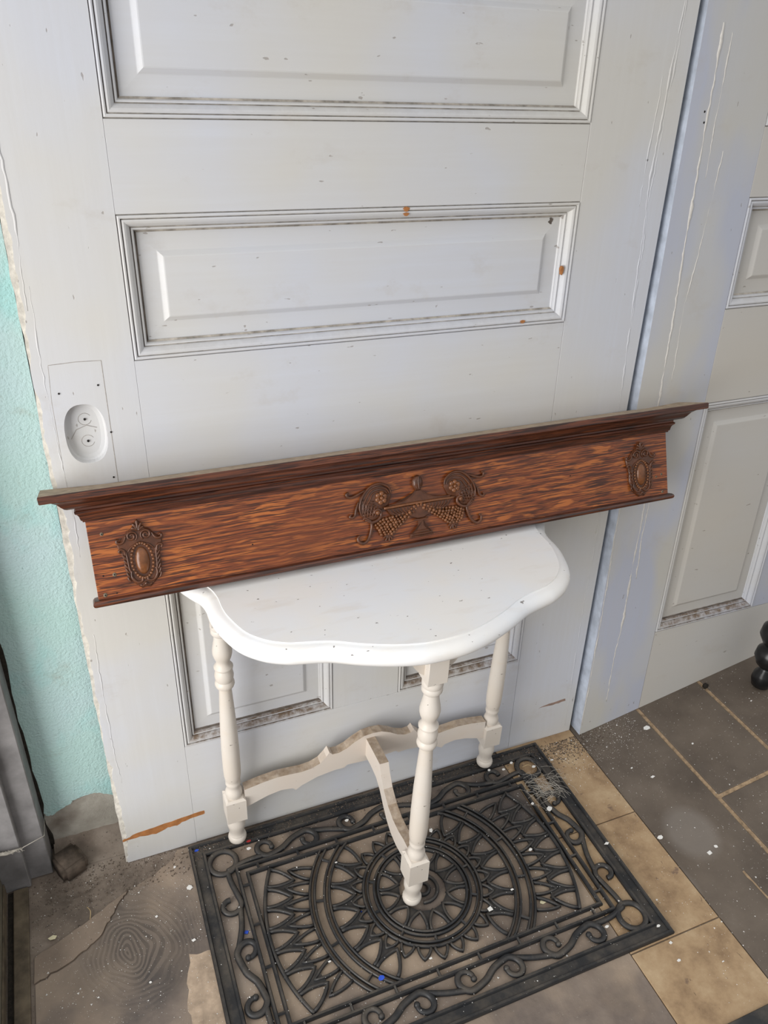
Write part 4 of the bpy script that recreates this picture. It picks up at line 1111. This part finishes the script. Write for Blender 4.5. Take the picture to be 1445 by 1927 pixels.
CHIPS = {'slate': [(1.0322, -0.0453, 0.0085, 'largest white paint chip on slate, by the foot of second door'), (0.953, -0.1655, 0.0055, 'white paint chip on slate beside the pale water mark'),
                   (0.8690, -0.294, 0.0062, 'white paint chip at the slate edge touching the tan tiles'), (0.9376, -0.356, 0.0058, 'larger of two close white paint chips on the slate'),
                   (0.9597, -0.3491, 0.0042, 'smaller narrow one of two close white paint chips on slate'), (1.10, -0.12, 0.003, 0), (0.925, -0.13, 0.003, 0), (1.33, -0.06, 0.003, 0), (1.02, -0.47, 0.003, 0), (0.94, -0.53, 0.0035, 0)],
         'tan': [(0.7457, -0.4743, 0.0038, 0), (0.7381, -0.504, 0.0042, 'oval white chip on the tan tile just off the mat corner'), (0.8085, -0.5326, 0.0030, 0), (0.772, -0.052, 0.0052, 'white chip on tan tile against the mat beside the doors'), (0.775, -0.40, 0.002, 0)],
         'left': [(-0.0115, -0.0802, 0.0060, 'oblong white chip on the mastic close beside the mat edge'), (-0.0221, -0.1797, 0.0045, 'round white chip on mastic between ridged swirl and mat'), (-0.03, -0.03, 0.003, 0), (-0.075, -0.115, 0.0025, 0), (-0.10, -0.225, 0.0025, 0), (-0.18, -0.22, 0.0025, 0)],
         'mat': [(0.6926, -0.165, 0.0075, 'large white chip on mat frame below the cobweb tangle'), (0.7548, -0.2732, 0.0062, 'white chip on the mat border rail next to tan tiles'), (0.4458, -0.1283, 0.0050, 'white chip on mat ring right behind the front table leg'),
                 (0.6677, -0.1421, 0.0042, 0), (0.6075, -0.2335, 0.0042, 0), (0.5319, -0.2933, 0.0042, 0), (0.476, -0.3128, 0.0060, 'broad white chip between ring and double arc of the mat'), (0.6532, -0.414, 0.0040, 0), (0.30, -0.05, 0.0042, 0),
                 (0.105, -0.045, 0.0050, 'white chip beside the red scrap and table foot'), (0.74, -0.445, 0.0045, 'white chip on the mat corner above the tan joint'), (0.72, -0.06, 0.0048, 'white chip by the mat corner ring holding dry straw'), (0.68, -0.035, 0.0042, 0), (0.655, -0.045, 0.004, 0),
                 (0.625, -0.036, 0.0040, 0), (0.18, -0.30, 0.0035, 0), (0.34, -0.355, 0.0035, 0), (0.25, -0.13, 0.003, 0)]}
for key, lst in CHIPS.items():
    for x, y, s_, lab in lst:
        x, y = ramp_pt(x, y); sd += 1
        z = 0.0096 if key == 'mat' else onfloor(x)
        chip(x, y, z, s_, CHIP_WHITE, 'paint_chip', lab or LBL[key][0], None if lab else LBL[key][1], 'paint chip', sd, random.Random(sd).uniform(0.5, 0.9))
chip(0.2318, -0.2472, 0.0012, 0.0100, CHIP_CREAM, 'paint_flake', 'long cream flake lying inside the mat left of its centre rings', None, 'paint flake', 61, 0.3)
chip(0.5769, -0.3301, 0.0012, 0.0085, CHIP_CREAM, 'paint_flake', 'cream flake lying among the mat petals near tan tiles', None, 'paint flake', 62, 0.45)
chip(-0.2423, -0.0918, 0.0004, 0.0078, CHIP_CREAM, 'paint_flake', 'pale cream oval flake on bare concrete near the threshold strip', None, 'paint flake', 63, 0.55)
for x, y, s_, z, lab in ((0.0644, -0.1974, 0.0058, 0.0012, 'blue plastic scrap between mat scroll and double frame rail'), (0.2502, -0.3557, 0.0060, 0.0096, 'blue plastic scrap where a mat arc meets the frame rail'),
                         (0.0140, -0.0120, 0.0042, 0.0050, 'blue plastic scrap on the mat corner against the first door'), (0.262, -0.232, 0.0025, 0.0012, 'tiny blue plastic speck beside the mat centre rings')):
    sd += 1
    chip(x, y, z, s_, CHIP_BLUE, 'plastic_scrap', lab, 'blue scraps on the rubber mat', 'scrap', sd, 0.7)
chip(0.1100, -0.0290, 0.0092, 0.0050, CHIP_RED, 'plastic_scrap', 'small red scrap on the mat beside a white table foot', None, 'scrap', 71, 0.5)

# sandy grit and tiny flakes strewn everywhere
bm = bmesh.new(); rnd = random.Random(31)
def grit(x, y, z, s_):
    a = rnd.uniform(0, 6.28)
    vs = [bm.verts.new((x+s_*cos(a+k*2.1)*rnd.uniform(.6, 1), y+s_*sin(a+k*2.1)*rnd.uniform(.6, 1), z)) for k in range(3)]
    t = bm.verts.new((x, y, z+s_*0.6))
    bm.faces.new(vs)
    for k in range(3): bm.faces.new((vs[k], vs[(k+1) % 3], t))
for k in range(6500):
    r_ = rnd.random()
    if r_ < 0.50: x, y = rnd.uniform(0.0, MW), rnd.uniform(-MD, -0.002)
    elif r_ < 0.68: x, y = rnd.uniform(-0.27, 0.0), rnd.uniform(-0.42, 0.03)
    elif r_ < 0.80: x, y = rnd.uniform(0.76, 1.0), -abs(rnd.gauss(0, 0.06))-0.012
    else: x, y = rnd.uniform(0.76, 1.3), rnd.uniform(-0.62, -0.01)
    z = 0.0008 if x < RAMP_X else rz(x)
    if rnd.random() < 0.25 and 0 < x < MW and -MD < y: z = 0.0088
    grit(x, y, z, min(0.0028, 0.00042*math.exp(abs(rnd.gauss(0, 0.62)))))
tag(obj('floor_grit', bm, CHIP_WHITE, floor), 'tiny white grit and paint dust', kind='stuff')
bm = bmesh.new(); rnd = random.Random(44)
for k in range(3200):
    r_ = rnd.random()
    if r_ < 0.35: x, y = rnd.uniform(0.0, MW), -abs(rnd.gauss(0, 0.02))-0.004
    elif r_ < 0.75: x, y = rnd.gauss(0.82, 0.05), -abs(rnd.gauss(0, 0.028))-0.010
    else: x, y = rnd.uniform(-0.25, 0.0), rnd.uniform(-0.05, 0.03)
    z = 0.0008 if x < RAMP_X else rz(x)
    if 0 < x < MW: z = rnd.choice((0.0046, 0.0088, 0.0046))
    if x < 0 and y > 0: z = -0.003
    grit(x, y, z, abs(rnd.gauss(0.0010, 0.0008))+0.0004)
tag(obj('dirt_crumbs', bm, STONE, floor), 'dark brown dirt crumbs', kind='stuff')
# straw and stems
for pts, lab in (([(-0.185, -0.055, 0.001), (-0.180, -0.066, 0.003), (-0.182, -0.080, 0.001)], 'short dry straw lying on the bare concrete near threshold strip'),
                 ([(0.700, -0.049, 0.004), (0.712, -0.052, 0.010), (0.720, -0.060, 0.004)], 'dry straw caught in the mat corner ring by the tan tile')):
    bm = bmesh.new(); tube(bm, smooth_path([Vector(p) for p in pts], 5), 0.0008, 5); tag(obj('straw', bm, STRAW, smooth='all'), lab, 'straw')
# cobwebs
rnd = random.Random(9)
bm = bmesh.new()
for k in range(110):
    x0, y0 = rnd.gauss(0.712, 0.022), rnd.gauss(-0.118, 0.020)
    a = rnd.gauss(-0.5, 0.7); L = rnd.uniform(0.015, 0.045)
    pts = [(x0+L*(t-0.5)*cos(a)+rnd.uniform(-.003, .003), y0+L*(t-0.5)*sin(a)+rnd.uniform(-.003, .003), 0.0115+0.004*sin(pi*t)+rnd.uniform(0, .002)) for t in (0, .33, .66, 1)]
    tube(bm, smooth_path(pts, 3), 0.00022, 3)
tag(obj('cobweb_tangle', bm, SILK), 'grey tangle of cobweb and hair on the mat beside tan tiles', 'cobweb')
bm = bmesh.new()
A = Vector((-0.2340, 0.0862, 0.098)); B = Vector((-0.2700, 0.0160, 0.112)); Cp = Vector((-0.318, 0.0145, 0.116))
tube(bm, [A, Vector((-0.2350, 0.0345, 0.1050)), B], 0.0007, 5)
tube(bm, [B, (B+Cp)/2+Vector((0, -0.003, -0.001)), Cp], [0.0015, 0.0034, 0.0030], 6)
for k in range(40):
    t = rnd.random(); p = B.lerp(Cp, t)
    q = Vector((rnd.uniform(-.012, .012), -rnd.uniform(0.001, .006), rnd.uniform(-.005, .005)))
    tube(bm, [p+Vector((0, -0.002, 0)), p+q*0.6+Vector((0, -0.002, 0)), p+q], 0.0003, 3)
tag(obj('cobweb_strand', bm, SILK, smooth='all'), 'dusty cobweb strand stretched from mint wall across metal jamb', 'cobweb')

# black turned stand at the right edge, on the ramp
bs = tag(empty('black_stand'), 'glossy black turned stand foot on the ramp before second door', 'stand')
bxx, byy = 1.302, -0.085
bs.location = (bxx, byy, rz(bxx))
bm = bmesh.new()
lathe(bm, [(0.010, 0.0), (0.020, 0.006), (0.024, 0.022), (0.022, 0.038), (0.014, 0.052), (0.013, 0.060)], n=24); obj('foot', bm, BLACK_IRON, bs, smooth='all')
bm = bmesh.new(); lathe(bm, [(0.013, 0.056), (0.026, 0.068), (0.034, 0.086), (0.032, 0.104), (0.020, 0.118), (0.016, 0.122)], n=24); obj('lower_bulb', bm, BLACK_IRON, bs, smooth='all')
bm = bmesh.new(); lathe(bm, [(0.016, 0.119), (0.028, 0.128), (0.038, 0.146), (0.036, 0.166), (0.024, 0.184), (0.020, 0.19)], n=24); obj('upper_bulb', bm, BLACK_IRON, bs, smooth='all')
bm = bmesh.new(); lathe(bm, [(0.020, 0.186), (0.016, 0.21), (0.012, 0.30), (0.012, 0.60)], n=20); obj('shaft', bm, BLACK_IRON, bs, smooth='all')
# second black mat whose corner enters at the lower right
m2 = tag(empty('floor_mat'), 'edge of a flat black mat lying over the tan tiles', 'mat')
bx('mat_body', RUBBER, m2, 0.50, 1.6, -1.15, -0.615, 0.001, 0.006, bev=0.001)
